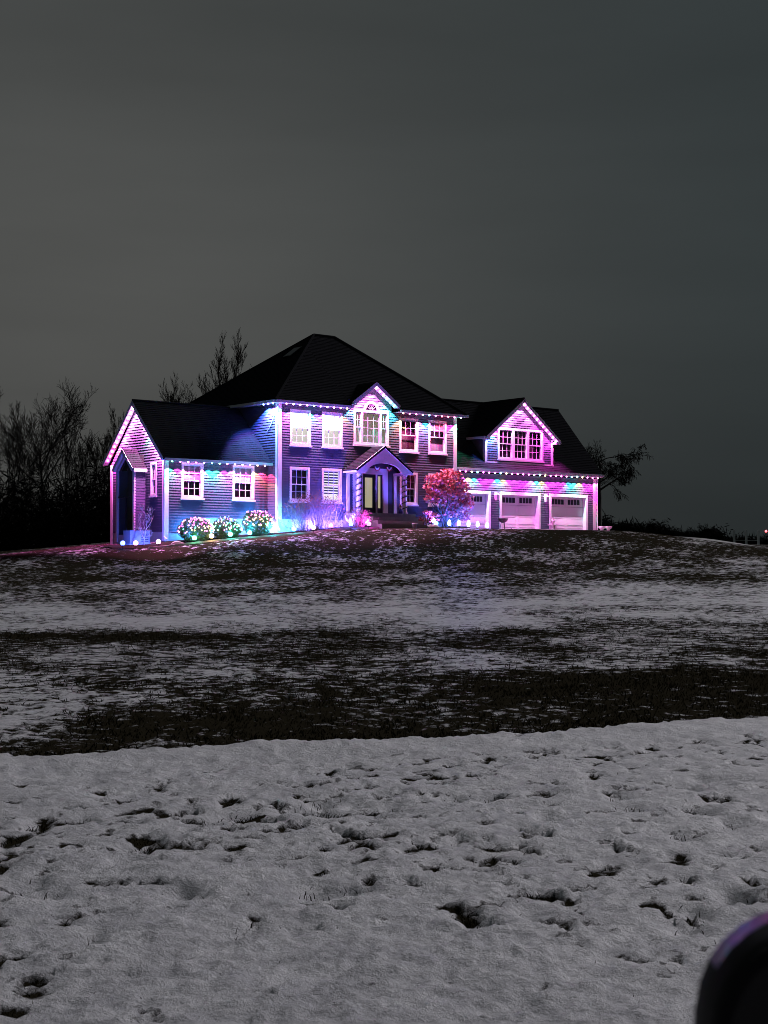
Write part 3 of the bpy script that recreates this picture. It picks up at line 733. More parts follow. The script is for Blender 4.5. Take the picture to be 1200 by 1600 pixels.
for s in (-1, 1):
    c = MB(); c.beam((5.74 + s * 1.80, YF - .03, eav + .02), (5.74, YF - .03, pk + .05), (0, .05, 0), (0, 0, .14)); part(c, 'rake_board', M_trim, port)
    c = MB(); c.box(5.74 + s * 1.52 - .10, 5.74 + s * 1.52 + .10, YF + .12, -.03, 5.93, 6.06); part(c, 'side_beam', M_trim, port)
    c = MB(); c.lathe([(.15, 0), (.15, .07), (.125, .10), (.118, .9), (.11, 1.85), (.135, 1.90), (.145, 1.97)], 14, (5.74 + s * 1.48, YF + .22, 3.985)); part(c, 'column', M_trim, port, True)
    c = MB(); c.box(5.74 + s * 1.52 - .08, 5.74 + s * 1.52 + .08, -.09, -.022, 3.98, 5.93); part(c, 'pilaster', M_trim, port)
    c = MB(); c.box(min(5.74 + s * 1.82, 5.74 + s * 1.74), max(5.74 + s * 1.82, 5.74 + s * 1.74), YF - .03, -.03, 5.98, 6.10); part(c, 'fascia', M_trim, port)
roof([(3.90, YF - .06, 6.10), (5.74, YF - .06, 7.34), (5.74, -.022, 7.34), (3.90, -.022, 6.10)]); roof([(7.58, YF - .06, 6.10), (5.74, YF - .06, 7.34), (5.74, -.022, 7.34), (7.58, -.022, 6.10)])
for k, (x0, x1, y0, y1, z0, z1) in enumerate(((3.95, 7.55, -1.35, -.02, 2.9, 3.98), (4.5, 7.4, -1.70, -1.35, 2.9, 3.79), (4.5, 7.4, -2.05, -1.70, 2.9, 3.60), (4.5, 7.4, -2.38, -2.05, 2.9, 3.42))):
    c = MB(); c.box(x0, x1, y0, y1, z0, z1); part(c, 'step' if k else 'landing', M_stone, port)

# --- garage doors
for di, (a, b_) in enumerate(GD):
    c = MB(); z1 = 5.40; tw = .16
    slab(c, PFG, a, a + tw, 3.02, z1 - tw, -.22, .04); slab(c, PFG, b_ - tw, b_, 3.02, z1 - tw, -.22, .04); slab(c, PFG, a, b_, z1 - tw, z1, -.22, .04)
    g = part(c, 'garage_door', M_trim)
    x0, x1 = a + tw, b_ - tw; n = 4; h = (z1 - tw - 3.04) / n
    for i in range(n):
        c = MB(); lo, hi = 3.04 + i * h + .006, 3.04 + (i + 1) * h - .006
        slab(c, PFG, x0 + .005, x1 - .005, lo, hi, -.26, -.222)
        if i < 3:
            for k in range(2):
                m0 = x0 + (x1 - x0) * k / 2 + .10; m1 = x0 + (x1 - x0) * (k + 1) / 2 - .10; rect_frame(c, PFG, m0, m1, lo + .07, hi - .07, .035, -.2215, -.214)
        part(c, 'panel', M_gdoor, g)
    for k in range(2):
        cx = x0 + (x1 - x0) * (.27 + .46 * k); ww = .98 * (x1 - x0) / 2.82
        zl, zh = z1 - tw - .42, z1 - tw - .13
        c = MB(); slab(c, PFG, cx - ww / 2, cx + ww / 2, zl, zh, -.221, -.218); part(c, 'pane', M_door, g)
        c = MB(); rect_frame(c, PFG, cx - ww / 2 - .03, cx + ww / 2 + .03, zl - .03, zh + .03, .03, -.2215, -.205)
        for j in range(1, 4): x = cx - ww / 2 + ww * j / 4; slab(c, PFG, x - .012, x + .012, zl, zh, -.2215, -.207)
        part(c, 'window_frame', M_gdoor, g)
# coach lanterns on the piers
for x in (14.78, 18.62):
    c = MB(); c.box(x - .06, x + .06, .455, .478, 5.05, 5.35); ln = part(c, 'wall_lantern', M_trim)
    c = MB(); c.hexa([(x - .07, .28, 4.92), (x + .07, .28, 4.92), (x + .07, .42, 4.92), (x - .07, .42, 4.92)], [(x - .10, .25, 5.22), (x + .10, .25, 5.22), (x + .10, .45, 5.22), (x - .10, .45, 5.22)]); part(c, 'lantern_glass', M_gdoor, ln)
    c = MB(); c.hexa([(x - .12, .23, 5.22), (x + .12, .23, 5.22), (x + .12, .452, 5.22), (x - .12, .452, 5.22)], [(x - .02, .33, 5.34), (x + .02, .33, 5.34), (x + .02, .37, 5.34), (x - .02, .37, 5.34)]); part(c, 'lantern_cap', M_trim, ln)

# --- glazed end of the small side porch on the wing gable
p = PLV
c = MB()
slab(c, p, 2.56, 2.70, 2.5, 5.80, -.06, .03); slab(c, p, 4.10, 4.24, 2.5, 5.80, -.06, .03)
for s in (-1, 1):
    a, b_ = Vector(p(3.40 + s * .80, .0, 5.80)), Vector(p(3.40, .0, 6.60)); c.beam(a, b_, (.09, 0, 0), (0, s * .09, .09))
sp = part(c, 'side_porch', M_trim)
c = MB(); c.poly([p(2.68, -.03, 2.52), p(4.12, -.03, 2.52), p(4.12, -.03, 5.78), p(3.40, -.03, 6.52), p(2.68, -.03, 5.78)]); part(c, 'pane', M_glass, sp)
c = MB(); slab(c, p, 3.37, 3.43, 2.5, 4.62, -.05, -.01); slab(c, p, 2.70, 4.10, 4.60, 4.66, -.05, -.012); part(c, 'mullion', M_door, sp)
c = MB(); slab(c, p, 2.65, 4.15, 2.5, 6.6, -.55, -.54); part(c, 'porch_backdrop', M_dim, sp)

# ------------------------------------------------------------------ strings of lights
def ball(r, n=8, k=5, sz=1.0):
    m = MB(); m.lathe([(max(.001, r * math.sin(math.pi * i / k)), -r * sz * math.cos(math.pi * i / k)) for i in range(k + 1)], n); return m
BULB = {k: ball(.043).mesh('bulb', M_led[k]) for k in M_led}
for me in BULB.values(): me.shade_smooth()
def lamp(name, kind, parent, loc, col, power, r=.02, cone=96, blend=.18, rot=(0, 0, 0)):
    L = bpy.data.lights.new(name, kind); L.color = col; L.energy = power; L.shadow_soft_size = r
    if kind == 'SPOT': L.spot_size = math.radians(cone); L.spot_blend = blend
    o = bpy.data.objects.new(name, L); COL.objects.link(o); o.location = loc; o.rotation_euler = rot; o.parent = parent; return o
SP = 420.0
def light_string(label, pts, cols, drop, power=SP, cone=96, tilt=(0, 0, 0), every=.43, fat=1.0):
    """pts: polyline in house coordinates; bulbs hang under it and throw their light down the wall"""
    root = empty('light_string', (HO[0], HO[1], ZB), HROT); setp(root, label, 'light string', 'strings of coloured lights on the house')
    m = MB(); m.tube([Vector(q) for q in pts], .008, 4); m.build('cable', M_trim, root, loc=HL)
    i = 0
    for a, b in zip(pts[:-1], pts[1:]):
        a, b = Vector(a), Vector(b); n = max(1, round((b - a).length / every))
        for k in range(n):
            q = a + (b - a) * ((k + .5) / n); c = cols[i % len(cols)]; i += 1
            bu = inst('bulb', BULB[c], root, q + Vector((0, 0, -ZB - drop)), scale=(fat, fat, fat))
            pw = {'w': 1.3, 'y': 1.0, 'b': 1.6, 'v': 1.4, 'r': 1.2}.get(c, 1.0)
            lamp('bulb_light', 'SPOT', bu, (0, 0, -.070), LED[c], power * pw, cone=cone, rot=tilt)
    return root
light_string('string of pink and green lights under the eave left of the arched window', [(.05, -.34, 9.185), (4.15, -.34, 9.185)], 'pwwpgvwwpo', .03)
light_string('string of red and pink lights under the eave right of the arched window', [(7.35, -.34, 9.185), (11.75, -.34, 9.185)], 'orpwcvrrpg', .03)
light_string('string of lights along the rakes of the small gable over the arched window', [(4.35, -.27, 9.43), (5.74, -.27, 10.43), (7.13, -.27, 9.43)], 'cpwwpwwpwct', .03, SP * .6, every=.30, fat=1.35)
light_string('string of pink, cyan and amber lights along the garage eave', [(11.75, .22, 6.415), (22.9, .22, 6.415)], 'mmytmpmcympmmwtympmpctympp', .03, SP * .75)
light_string('string of pink lights along the rakes of the dormer gable', [(13.98, .26, 8.29), (16.70, .26, 10.36), (19.42, .26, 8.29)], 'rbcwmpwwwpwwpwpmmpmmpv', .03, SP * .6, every=.30, fat=1.35)
light_string('string of pink and teal lights under the low wing eave', [(-5.75, .56, 6.225), (-.15, .56, 6.225)], 'gpwpmcgpwwmor', .03)
light_string('string of pink and white lights along the rakes of the wing gable', [(-5.93, .75, 6.38), (-5.93, 3.35, 8.95), (-5.93, 5.95, 6.38)], 'mpwwpwgwwpwwwwwpwwmwrmrmb', .03, SP * .8, every=.30, fat=1.35)
light_string('short string of cyan lights at the left corner of the main eave', [(-.36, -.30, 9.185), (-.36, .9, 9.185)], 'cvb', .03, SP * 2.2, 120, (0, math.radians(-14), 0))
rp = MB(); rp.tube([(-.06, -.06, 9.05), (-.05, .25, 8.6), (-.05, .55, 8.15), (-.06, .8, 7.9)], .014, 5)
ro = rp.build('hanging_cord', M_rope, None, loc=(HO[0], HO[1], 0)); ro.rotation_euler = (0, 0, HROT); setp(ro, 'pale cord sagging down the side wall below the eave corner', 'cord')

# ------------------------------------------------------------------ lamps along the bed edge
M_stake = M_black
def path_light(loc, c, label, power, beam):
    r = empty('path_light', loc); setp(r, label, 'path light', 'coloured lights along the planting bed')
    m = MB(); m.lathe([(.008, -.12), (.014, 0), (.014, .10)], 6); m.build('stake', M_stake, r)
    m = MB(); m.lathe([(.03, .09), (.055, .12), (.06, .15)], 10); m.build('housing', M_stake, r)
    b = inst('lens', LENS[c], r, (0, 0, .22)); lamp('path_light_glow', 'POINT', b, (-HV[0] * .16, -HV[1] * .16, .02), LED[c], 5.0 if c in 'wp' else 14.0, .05); d = Vector((HV[0] * .80 + HU[0] * .05, HV[1] * .80 + HU[1] * .05, .60)); lamp('path_light_beam', 'SPOT', b, d.normalized() * .15, beam, power, .03, 150, .5, d.to_track_quat('-Z', 'Y').to_euler())
    return r
lens_em = {k: emit('lens_' + k, tuple(.06 + .94 * x for x in LED[k]), 7.0) for k in LED}
LENS = {k: ball(.11, 12, 8).mesh('lens', lens_em[k]) for k in LED}
for me in LENS.values(): me.shade_smooth()
PLS = [(-8.75, -.62, 'b', 'blue path light, leftmost on the ground before the side porch', 130), (-8.1, -.62, 'w', 'white path light before the side porch, next to the blue one', 60), (-6.95, -.62, 'w', 'rose white path light in front of the bare sapling', 160),
       (-5.15, -.75, 'g', 'green path light at the foot of the leftmost lit bush', 170), (-4.25, -.78, 'y', 'amber path light between the left and middle lit bushes', 140), (-3.25, -.82, 't', 'teal path light below the middle lit bush', 200),
       (-2.2, -.85, 't', 'teal path light left of the right lit bush', 200), (-.98, -.92, 'c', 'cyan path light before the inner corner of the wing', 320), (.15, -1.1, 'c', 'cyan path light right of the main corner of the house', 300),
       (1.15, -1.3, 'w', 'rose white path light at the left foot of the bare shrub', 420), (2.08, -1.48, 'p', 'pink path light under the middle of the bare shrub', 420), (3.0, -1.85, 'b', 'blue path light at the right foot of the bare shrub', 1000),
       (3.78, -2.25, 'm', 'magenta path light glowing beside the front steps', 260), (8.55, -1.75, 'c', 'small pale path light between the stones and the red shrub', 420)]
BLUE, SKY, VIO = (.07, .12, 1), (.05, .34, 1), (.15, .10, 1)
for u, v, c, lb, pw in PLS: path_light(at(u, v, .03), c, lb, pw * (2.3 if u > .5 else 1.6), LED['m'] if c == 'm' else BLUE if u < -6 else SKY if u < .5 else VIO)
# egg-shaped stake lights by the red shrub
EGG = MB(); EGG.lathe([(.001, .0), (.05, .015), (.085, .07), (.095, .14), (.08, .22), (.045, .29), (.001, .32)], 12)
egg_me = EGG.mesh('bulb', emit('egg_bulb_glow', (.45, .62, 1.0), 6.0)); egg_me.shade_smooth()
for i, (u, v) in enumerate(((9.45, -1.75), (10.08, -1.78), (10.75, -1.78), (11.37, -1.8), (12.05, -1.8))):
    r = empty('stake_light', at(u, v, .02)); setp(r, ['leftmost of five egg shaped blue stake lights under the red shrub', 'second from left of five egg shaped blue stake lights', 'middle of five egg shaped blue stake lights before the garage', 'second from right of five egg shaped blue stake lights', 'rightmost of five egg shaped blue stake lights, before the first garage door'][i], 'stake light', 'egg shaped stake lights')
    m = MB(); m.lathe([(.01, -.1), (.012, .1)], 6); m.build('stake', M_stake, r)
    m = MB(); m.lathe([(.045, .05), (.05, .1)], 8); m.build('socket', M_stake, r)
    b = inst('bulb', egg_me, r, (0, 0, .10)); lamp('stake_light_glow', 'POINT', b, (0, 0, .37), LED['b'], 120, .04)

# ------------------------------------------------------------------ plants
def quads(P, size, seed, flat=0.0, aspect=1.6):
    g = np.random.default_rng(seed); n = len(P); P = np.asarray(P)
    a = g.normal(size=(n, 3)); a[:, 2] *= (1 - flat); a /= np.linalg.norm(a, axis=1, keepdims=True) + 1e-9
    b = np.cross(a, g.normal(size=(n, 3))); b /= np.linalg.norm(b, axis=1, keepdims=True) + 1e-9
    s = (size * g.uniform(.6, 1.3, n))[:, None]
    V = np.stack([P - a * s * aspect / 2, P + b * s * .5, P + a * s * aspect / 2, P - b * s * .5], 1).reshape(-1, 3)
    return V, np.arange(n * 4).reshape(-1, 4)

def grow(seed, height, trunk_r, levels=5, spread=.55, up=.25, first=.28, kids=(4, 7), ratio=.62, droop=0.0, lean=(0, 0), minr=.006, nodes=6, wob=.16, stem=.72, limb=None):
    """bare tree: two meshes (trunk with limbs, twigs)"""
    R = random.Random(seed); T, W = MB(), MB()
    def branch(p, d, length, r, lev):
        d = d.normalized(); pts = [p.copy()]; rad = [r]; n = nodes if lev == 0 else max(3, nodes - lev)
        for i in range(n):
            f = (i + 1) / n
            d = (d + Vector((R.gauss(0, wob), R.gauss(0, wob), R.gauss(0, wob * .6))) + Vector((0, 0, up * .3 - droop * lev * .12))).normalized()
            p = p + d * (length / n); pts.append(p.copy()); rad.append(max(minr, r * (1 - .72 * f)))
        (T if lev <= 1 else W).tube(pts, rad, 7 if lev == 0 else (5 if lev == 1 else 3))
        if lev >= levels: return
        k = R.randint(*kids) + (3 if lev == 0 else 0)
        for j in range(k):
            f = first + (1 - first) * (j + R.random() * .8) / k if lev == 0 else .25 + .75 * (j + R.random() * .8) / k
            f = min(f, .99); i = min(int(f * n), n - 1); q = pts[i].lerp(pts[i + 1], f * n - i)
            ax = (pts[i + 1] - pts[i]).normalized(); s = ax.orthogonal(); s.rotate(Matrix.Rotation(R.uniform(0, 2 * math.pi), 3, ax))
            sp = spread if lev else spread * (1.15 if limb else 1)
            dd = ax * (1 - sp * R.uniform(.7, 1.2)) + s.normalized() * sp * R.uniform(.5, 1.25) + Vector((0, 0, up * (1 - droop)))
            rr = max(minr, rad[i] * R.uniform(.45, .7)); branch(q, dd, (limb * height * R.uniform(.75, 1.1) if limb and lev == 0 else length * ratio * R.uniform(.7, 1.15) * (1.15 - .55 * f if lev == 0 else 1 - .3 * f)), rr, lev + 1)
    branch(Vector((0, 0, -.2)), Vector((lean[0], lean[1], 1)), height * stem, trunk_r, 0)
    return T, W
def make_tree(key, **kw):
    T, W = grow(**kw); return T.mesh('trunk', M_bark), W.mesh('crown', M_twig)
TREES = {'a': make_tree('a', seed=11, height=14, trunk_r=.24, levels=4, spread=.50, up=.12, first=.60, kids=(5, 7), ratio=.60, minr=.012, wob=.07, stem=.60, limb=.40),
         'b': make_tree('b', seed=29, height=13, trunk_r=.20, levels=4, spread=.44, up=.20, first=.35, kids=(5, 7), ratio=.55, minr=.013, wob=.08, stem=.72, limb=.36),
         'c': make_tree('c', seed=37, height=11, trunk_r=.20, levels=4, spread=.56, up=.08, first=.58, kids=(5, 7), ratio=.60, minr=.012, wob=.08, stem=.60, limb=.38),
         'd': make_tree('d', seed=53, height=12, trunk_r=.17, levels=4, spread=.46, up=.20, first=.40, kids=(6, 8), ratio=.55, minr=.012, wob=.08, stem=.64, limb=.34)}
def px(x, y, Y, z=None):
    """ground point seen in the direction of column x at distance Y (for planning positions)"""
    return ((x - 600) / F_PX * Y, Y)
def tree(key, X, Y, h, rz, label, group, sx=1.0):
    T, W = TREES[key]; H0 = max(v.co.z for v in W.vertices)
    r = empty('bare_tree', (X, Y, gz(X, Y) - .1), rz); s = h / H0; r.scale = (s * sx, s * sx, s); setp(r, label, 'tree', group)
    inst('trunk', T, r); inst('crown', W, r)
WG = 'bare trees of the wood'
for key, x, Y, row, rz, sx, lb in (('a', 76, 102, 590, .4, .85, 'broad bare tree with rounded crown standing out above the wood at far left'), ('c', 8, 98, 640, 2.0, .72, 'bare tree cut by the left edge of the picture'), ('b', 128, 106, 640, 1.1, .72, 'bare tree just right of the broad rounded tree at far left'),
                                ('d', 160, 100, 626, 4.0, .72, 'slender bare tree directly left of the lit wing gable'), ('c', 108, 112, 655, 5.1, .72, 'low bare tree partly behind the broad rounded tree'), ('d', 36, 110, 645, .9, .72, 'thin bare tree between the left picture edge and the broad rounded tree'),
                                ('c', 265, 108, 588, 3.1, .7, 'rounded bare tree above the ridge of the low wing'), ('b', 333, 100, 512, 2.2, .8, 'tallest bare tree, upright above the left end of the hip roof'), ('d', 372, 101, 530, 5.6, .7, 'leaning bare tree right of the tallest one, above the hip roof slope'),
                                ('c', 402, 110, 550, 1.7, .72, 'bare treetop showing over the middle of the left hip slope'), ('d', 188, 112, 640, 2.9, .72, 'bare tree behind the peak of the wing gable'), ('b', 300, 114, 580, .2, .72, 'faint bare tree left of the tallest one'),
                                ('c', 912, 116, 684, 2.6, .72, 'small bare treetop behind the right slope of the garage roof')):
    X, _ = px(x, 0, Y); zt = EYE + (877 - row) / F_PX * Y; tree(key, X, Y, zt - gz(X, Y) + .1, rz, lb, WG, sx)
# leaning, vine-hung tree right of the garage
T, W = grow(seed=83, height=10.5, trunk_r=.22, levels=4, spread=.66, up=.04, first=.52, kids=(5, 8), ratio=.58, droop=.9, lean=(.35, 0), minr=.016, wob=.20, stem=.66, limb=.34)
X, Y = px(938, 0, 101); r = empty('leaning_tree', (X, Y, gz(X, Y)), 0); setp(r, 'leaning bare tree with drooping twigs right of the garage', 'tree')
r.scale = (.86, .86, .86)
T.build('trunk', M_bark, r); W.build('crown', M_twig, r)

def thicket(name, label, pts, seed, size, n, hfun, asp=2.6):
    g = np.random.default_rng(seed); k = g.integers(0, len(pts) - 1, n); f = g.random(n); P = np.array(pts, float)
    x = P[k, 0] + (P[k + 1, 0] - P[k, 0]) * f; y = P[k, 1] + (P[k + 1, 1] - P[k, 1]) * f + g.normal(0, 2.5, n)
    h = hfun(x, y); z = terrain(x, y) + h * g.random(n) ** 1.15 * g.uniform(.6, 1.3, n)
    V, F = quads(np.stack([x, y, z], -1), size, seed + 1, aspect=asp)
    o = inst(name, mesh_np(name, V, F, M_brush)); setp(o, label, 'thicket', kind='stuff'); return o
hL = lambda x, y: 4.3 + 1.8 * fbm(x * .25, y * 0 + 2, 5, 3) + 1.0 * fbm(x * 1.1, y * .5, 6, 2)
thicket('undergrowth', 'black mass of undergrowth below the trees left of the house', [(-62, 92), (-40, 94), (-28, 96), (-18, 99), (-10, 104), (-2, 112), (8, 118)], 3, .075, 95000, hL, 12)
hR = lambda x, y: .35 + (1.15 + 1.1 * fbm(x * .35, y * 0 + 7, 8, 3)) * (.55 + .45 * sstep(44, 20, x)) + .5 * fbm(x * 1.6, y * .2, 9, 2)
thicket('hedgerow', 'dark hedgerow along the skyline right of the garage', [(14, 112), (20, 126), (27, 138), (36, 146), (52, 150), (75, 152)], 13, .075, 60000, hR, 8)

# little sapling before the side porch
T, W = grow(seed=9, height=2.7, trunk_r=.032, levels=4, spread=.60, up=.28, first=.12, kids=(3, 4), ratio=.62, minr=.004, nodes=5, wob=.14)
r = empty('sapling', at(-7.35, -.1), 0); setp(r, 'small bare sapling with pale branches before the side porch', 'tree'); T.build('trunk', M_pbark, r); W.build('crown', M_pbark, r)
r.scale = (.82, .82, .82)
# bare shrub left of the steps
def stem_shrub(name, label, loc, nst, h, w, seed, m, leafm=None, leafn=0, leafz=.7, leafs=.05, depth=.5):
    R = random.Random(seed); g = np.random.default_rng(seed); r = empty(name, loc, HROT); setp(r, label, 'shrub'); S = MB(); tips = []
    for i in range(nst):
        bx = R.uniform(-w * .30, w * .30); by = R.uniform(-depth * .4, depth * .4); a = R.uniform(0, 6.28)
        ex, ey = bx + R.gauss(0, w * .17) + bx * .55, by + R.gauss(0, depth * .25); hh = h * R.uniform(.62, 1.0) * (1 - .35 * (abs(ex) / (w * .6)) ** 2)
        k = 5; pts = []
        for j in range(k + 1):
            f = j / k; pts.append(Vector((bx + (ex - bx) * f ** .8 + R.gauss(0, .018), by + (ey - by) * f + R.gauss(0, .018), hh * f)))
        S.tube(pts, [.013 * (1 - .7 * j / k) for j in range(k + 1)], 3); tips.append(pts[-1])
        for j in range(2, k + 1):
            for _ in range(3):
                q = pts[j]; d = Vector((R.gauss(0, .16), R.gauss(0, .14), R.uniform(.05, .26))); S.tube([q, q + d * .6, q + d + Vector((0, 0, .03))], [.006, .005, .003], 3)
                if q.z + d.z > h * leafz: tips.append(q + d)
    S.build('stems', m, r)
    if leafm:
        P = np.array([tips[g.integers(0, len(tips))] + Vector(g.normal(0, .05, 3)) for _ in range(leafn)]); V, F = quads(P, leafs, seed); inst('leaves', mesh_np('leaves', V, F, leafm), r)
    return r
stem_shrub('bare_shrub', 'wide bare twiggy shrub with russet tips left of the front steps', at(1.75, -.75), 120, 1.72, 3.1, 5, M_stem, M_tipleaf, 900, .62, .045, .8)
stem_shrub('low_shrub', 'low pale shrub beside the portico column, lit blue', at(3.7, -1.6), 40, .75, .9, 15, M_dull, M_dull, 200, .3, .05, .5)

def leafy(name, label, loc, blobs, nleaf, size, seed, leafm, stems, cat='shrub', stemm=None):
    g = np.random.default_rng(seed); R = random.Random(seed); r = empty(name, loc, HROT); setp(r, label, cat); P = []
    tot = sum(b[3] * b[4] * b[5] for b in blobs)
    for cx, cy, cz, rx, ry_, rz in blobs:
        k = int(nleaf * rx * ry_ * rz / tot); d = g.normal(size=(k, 3)); d /= np.linalg.norm(d, axis=1, keepdims=True); rad = g.random(k) ** .45
        q = d * rad[:, None] * [rx, ry_, rz] + [cx, cy, cz]
        dens = fbm(q[:, 0] * 3.1 + q[:, 1] * 2.0, q[:, 2] * 3.1 - q[:, 1], seed, 2); P.append(q[dens > .02])
    P = np.concatenate(P); V, F = quads(P, size, seed + 1)
    inst('leaves', mesh_np('leaves', V, F, leafm), r)
    S = MB()
    for i in range(stems):
        b = blobs[i % len(blobs)]; e = Vector((b[0] + R.gauss(0, b[3] * .4), b[1] + R.gauss(0, b[4] * .4), b[2] + R.uniform(0, b[5] * .7)))
        s = Vector((R.gauss(0, .12), R.gauss(0, .10), 0)); mdl = s.lerp(e, .5) + Vector((R.gauss(0, .08), R.gauss(0, .08), .12)); S.tube([s, mdl, e], [.03, .02, .008], 4)
        for _ in range(5):
            q = mdl.lerp(e, R.random()); S.tube([q, q + Vector((R.gauss(0, .2), R.gauss(0, .2), R.uniform(0, .3)))], [.01, .004], 3)
    S.build('stems', stemm or M_stem, r); return r
leafy('red_shrub', 'tall red leaved shrub between the front wall and the garage', at(9.95, -1.05), [(-.75, 0, 2.15, .62, .55, .55), (.1, 0, 2.45, .7, .6, .5), (.75, .1, 1.9, .65, .6, .6), (-.3, -.1, 1.55, .75, .6, .55), (.55, 0, 1.15, .75, .6, .5), (1.25, .1, 1.35, .42, .45, .5), (.1, 0, .75, .5, .45, .4), (-1.05, 0, 1.5, .25, .3, .3), (1.0, 0, .62, .5, .4, .22)], 6800, .10, 61, M_redleaf, 44).scale = (1.13, 1.05, 1.06)
leafy('low_red_shrub', 'low drooping red shrub at the foot of the tall red shrub', at(8.65, -1.25), [(0, 0, .42, .42, .4, .22), (.25, 0, .62, .3, .3, .2), (-.25, 0, .75, .25, .25, .16)], 900, .09, 66, M_redleaf, 10)
leafy('dark_mound_shrub', 'dark round mound shrub right of the front steps', at(7.85, -1.3), [(0, 0, .28, .5, .42, .32)], 1500, .05, 69, M_tipleaf, 6)
GR = MB()
# ornamental grass behind the magenta light
r = empty('ornamental_grass', at(3.95, -1.95), 0); setp(r, 'clump of ornamental grass fanned out behind the magenta light', 'grass clump'); R = random.Random(3); g = MB()
for i in range(150):
    a = R.uniform(0, 6.28); l = R.uniform(.3, .55); o = R.uniform(.05, .45); b0 = Vector((R.gauss(0, .04), R.gauss(0, .04), 0)); t = b0 + Vector((math.cos(a) * o * l, math.sin(a) * o * l, l)); e = t + Vector((math.cos(a) * o * .35, math.sin(a) * o * .35, -.04)); g.tube([b0, b0.lerp(t, .6), t, e], [.006, .005, .004, .002], 3)
g.build('blades', M_dull, r)
# three clipped bushes under nets of little lights
netb = {k: ball(.036, 6, 4).mesh('bulb', M_net[k]) for k in LED}
def net_bush(u, v, rx, rz, seed, label_b, label_n, cols):
    loc = at(u, v); r = empty('clipped_bush', loc, HROT); setp(r, label_b, 'bush', 'clipped bushes under net lights'); g = np.random.default_rng(seed); k = 4200
    d = g.normal(size=(k, 3)); d /= np.linalg.norm(d, axis=1, keepdims=True); rad = g.uniform(.55, 1.0, k) ** .5 * (1 + .34 * fbm(d[:, 0] * 2.2 + seed, d[:, 2] * 2.2 + d[:, 1] * 2, seed, 3))
    q = d * rad[:, None] * [rx, rx * .8, rz] + [0, 0, rz * .95]; q = q[q[:, 2] > .03]; V, F = quads(q, .06, seed); inst('leaves', mesh_np('leaves', V, F, M_green), r)
    S = MB()
    for i in range(9):
        a = g.uniform(0, 6.28); S.tube([(.05 * math.cos(a), .05 * math.sin(a), -.05), (.3 * rx * math.cos(a), .3 * rx * math.sin(a), rz * .5), (.6 * rx * math.cos(a), .5 * rx * math.sin(a), rz * 1.1)], [.02, .014, .006], 4)
    S.build('stems', M_stem, r)
    n = empty('net_light', loc, HROT); setp(n, label_n, 'net light', 'net lights on the bushes'); W = MB(); Rr = random.Random(seed)
    rows = 8
    for i in range(rows):
        th = .16 + 1.45 * i / (rows - 1); m = max(4, int(17 * math.sin(th))); prev = None
        for j in range(m + 1):
            ph = math.pi * (1.02 + .96 * 1) * 0 + (math.pi * 1.0 + math.pi * j / m) + Rr.gauss(0, .11); t2 = th + Rr.gauss(0, .08)
            dd = (math.sin(t2) * math.cos(ph), math.sin(t2) * math.sin(ph), math.cos(t2)); kk = 1.03 + .34 * float(fbm(np.array([dd[0] * 2.2 + seed]), np.array([dd[2] * 2.2 + dd[1] * 2]), seed, 3)[0])
            p = Vector((kk * rx * dd[0], kk * rx * .8 * dd[1], rz * .95 + kk * rz * dd[2]))
            if p.z < .08: continue
            if prev: W.tube([prev, p], .005, 3)
            prev = p
            inst('bulb', netb[cols(i / (rows - 1), Rr)], n, p)
    W.build('wire', M_wire, n)
    for c, dz, pw in ((cols(.2, Rr), rz * 2.15, 10.0), (cols(.8, Rr), rz * .9, 10.0)): lamp('net_and_wash_glow', 'POINT', n, (0, -rx * 1.15, dz), LED[c], pw, .15)
    lamp('net_and_wash_glow', 'POINT', n, (.1, rx * .90, rz * 1.25), (.05, .30, 1), 210.0, .12)  # extra blue lamp added behind the bush to wash the wing wall
net_bush(-4.75, -.20, .86, .56, 5, 'leftmost clipped bush, under a net of pink and white lights', 'net of pink, violet and white lights on the leftmost clipped bush', lambda f, R: R.choice('wwpvvmyw') if f < .75 else R.choice('gwyw'))
net_bush(-3.15, -.20, .76, .50, 6, 'middle clipped bush, under a net of blue and green lights', 'net of blue lights turning green on the middle clipped bush', lambda f, R: R.choice('bbvbc') if f < .45 else R.choice('ggtwgy'))
net_bush(-1.30, -.20, .74, .62, 7, 'right clipped bush, under a net of violet and orange lights', 'net of violet lights turning orange on the right clipped bush', lambda f, R: R.choice('vvpwvm') if f < .5 else R.choice('oyorgp'))

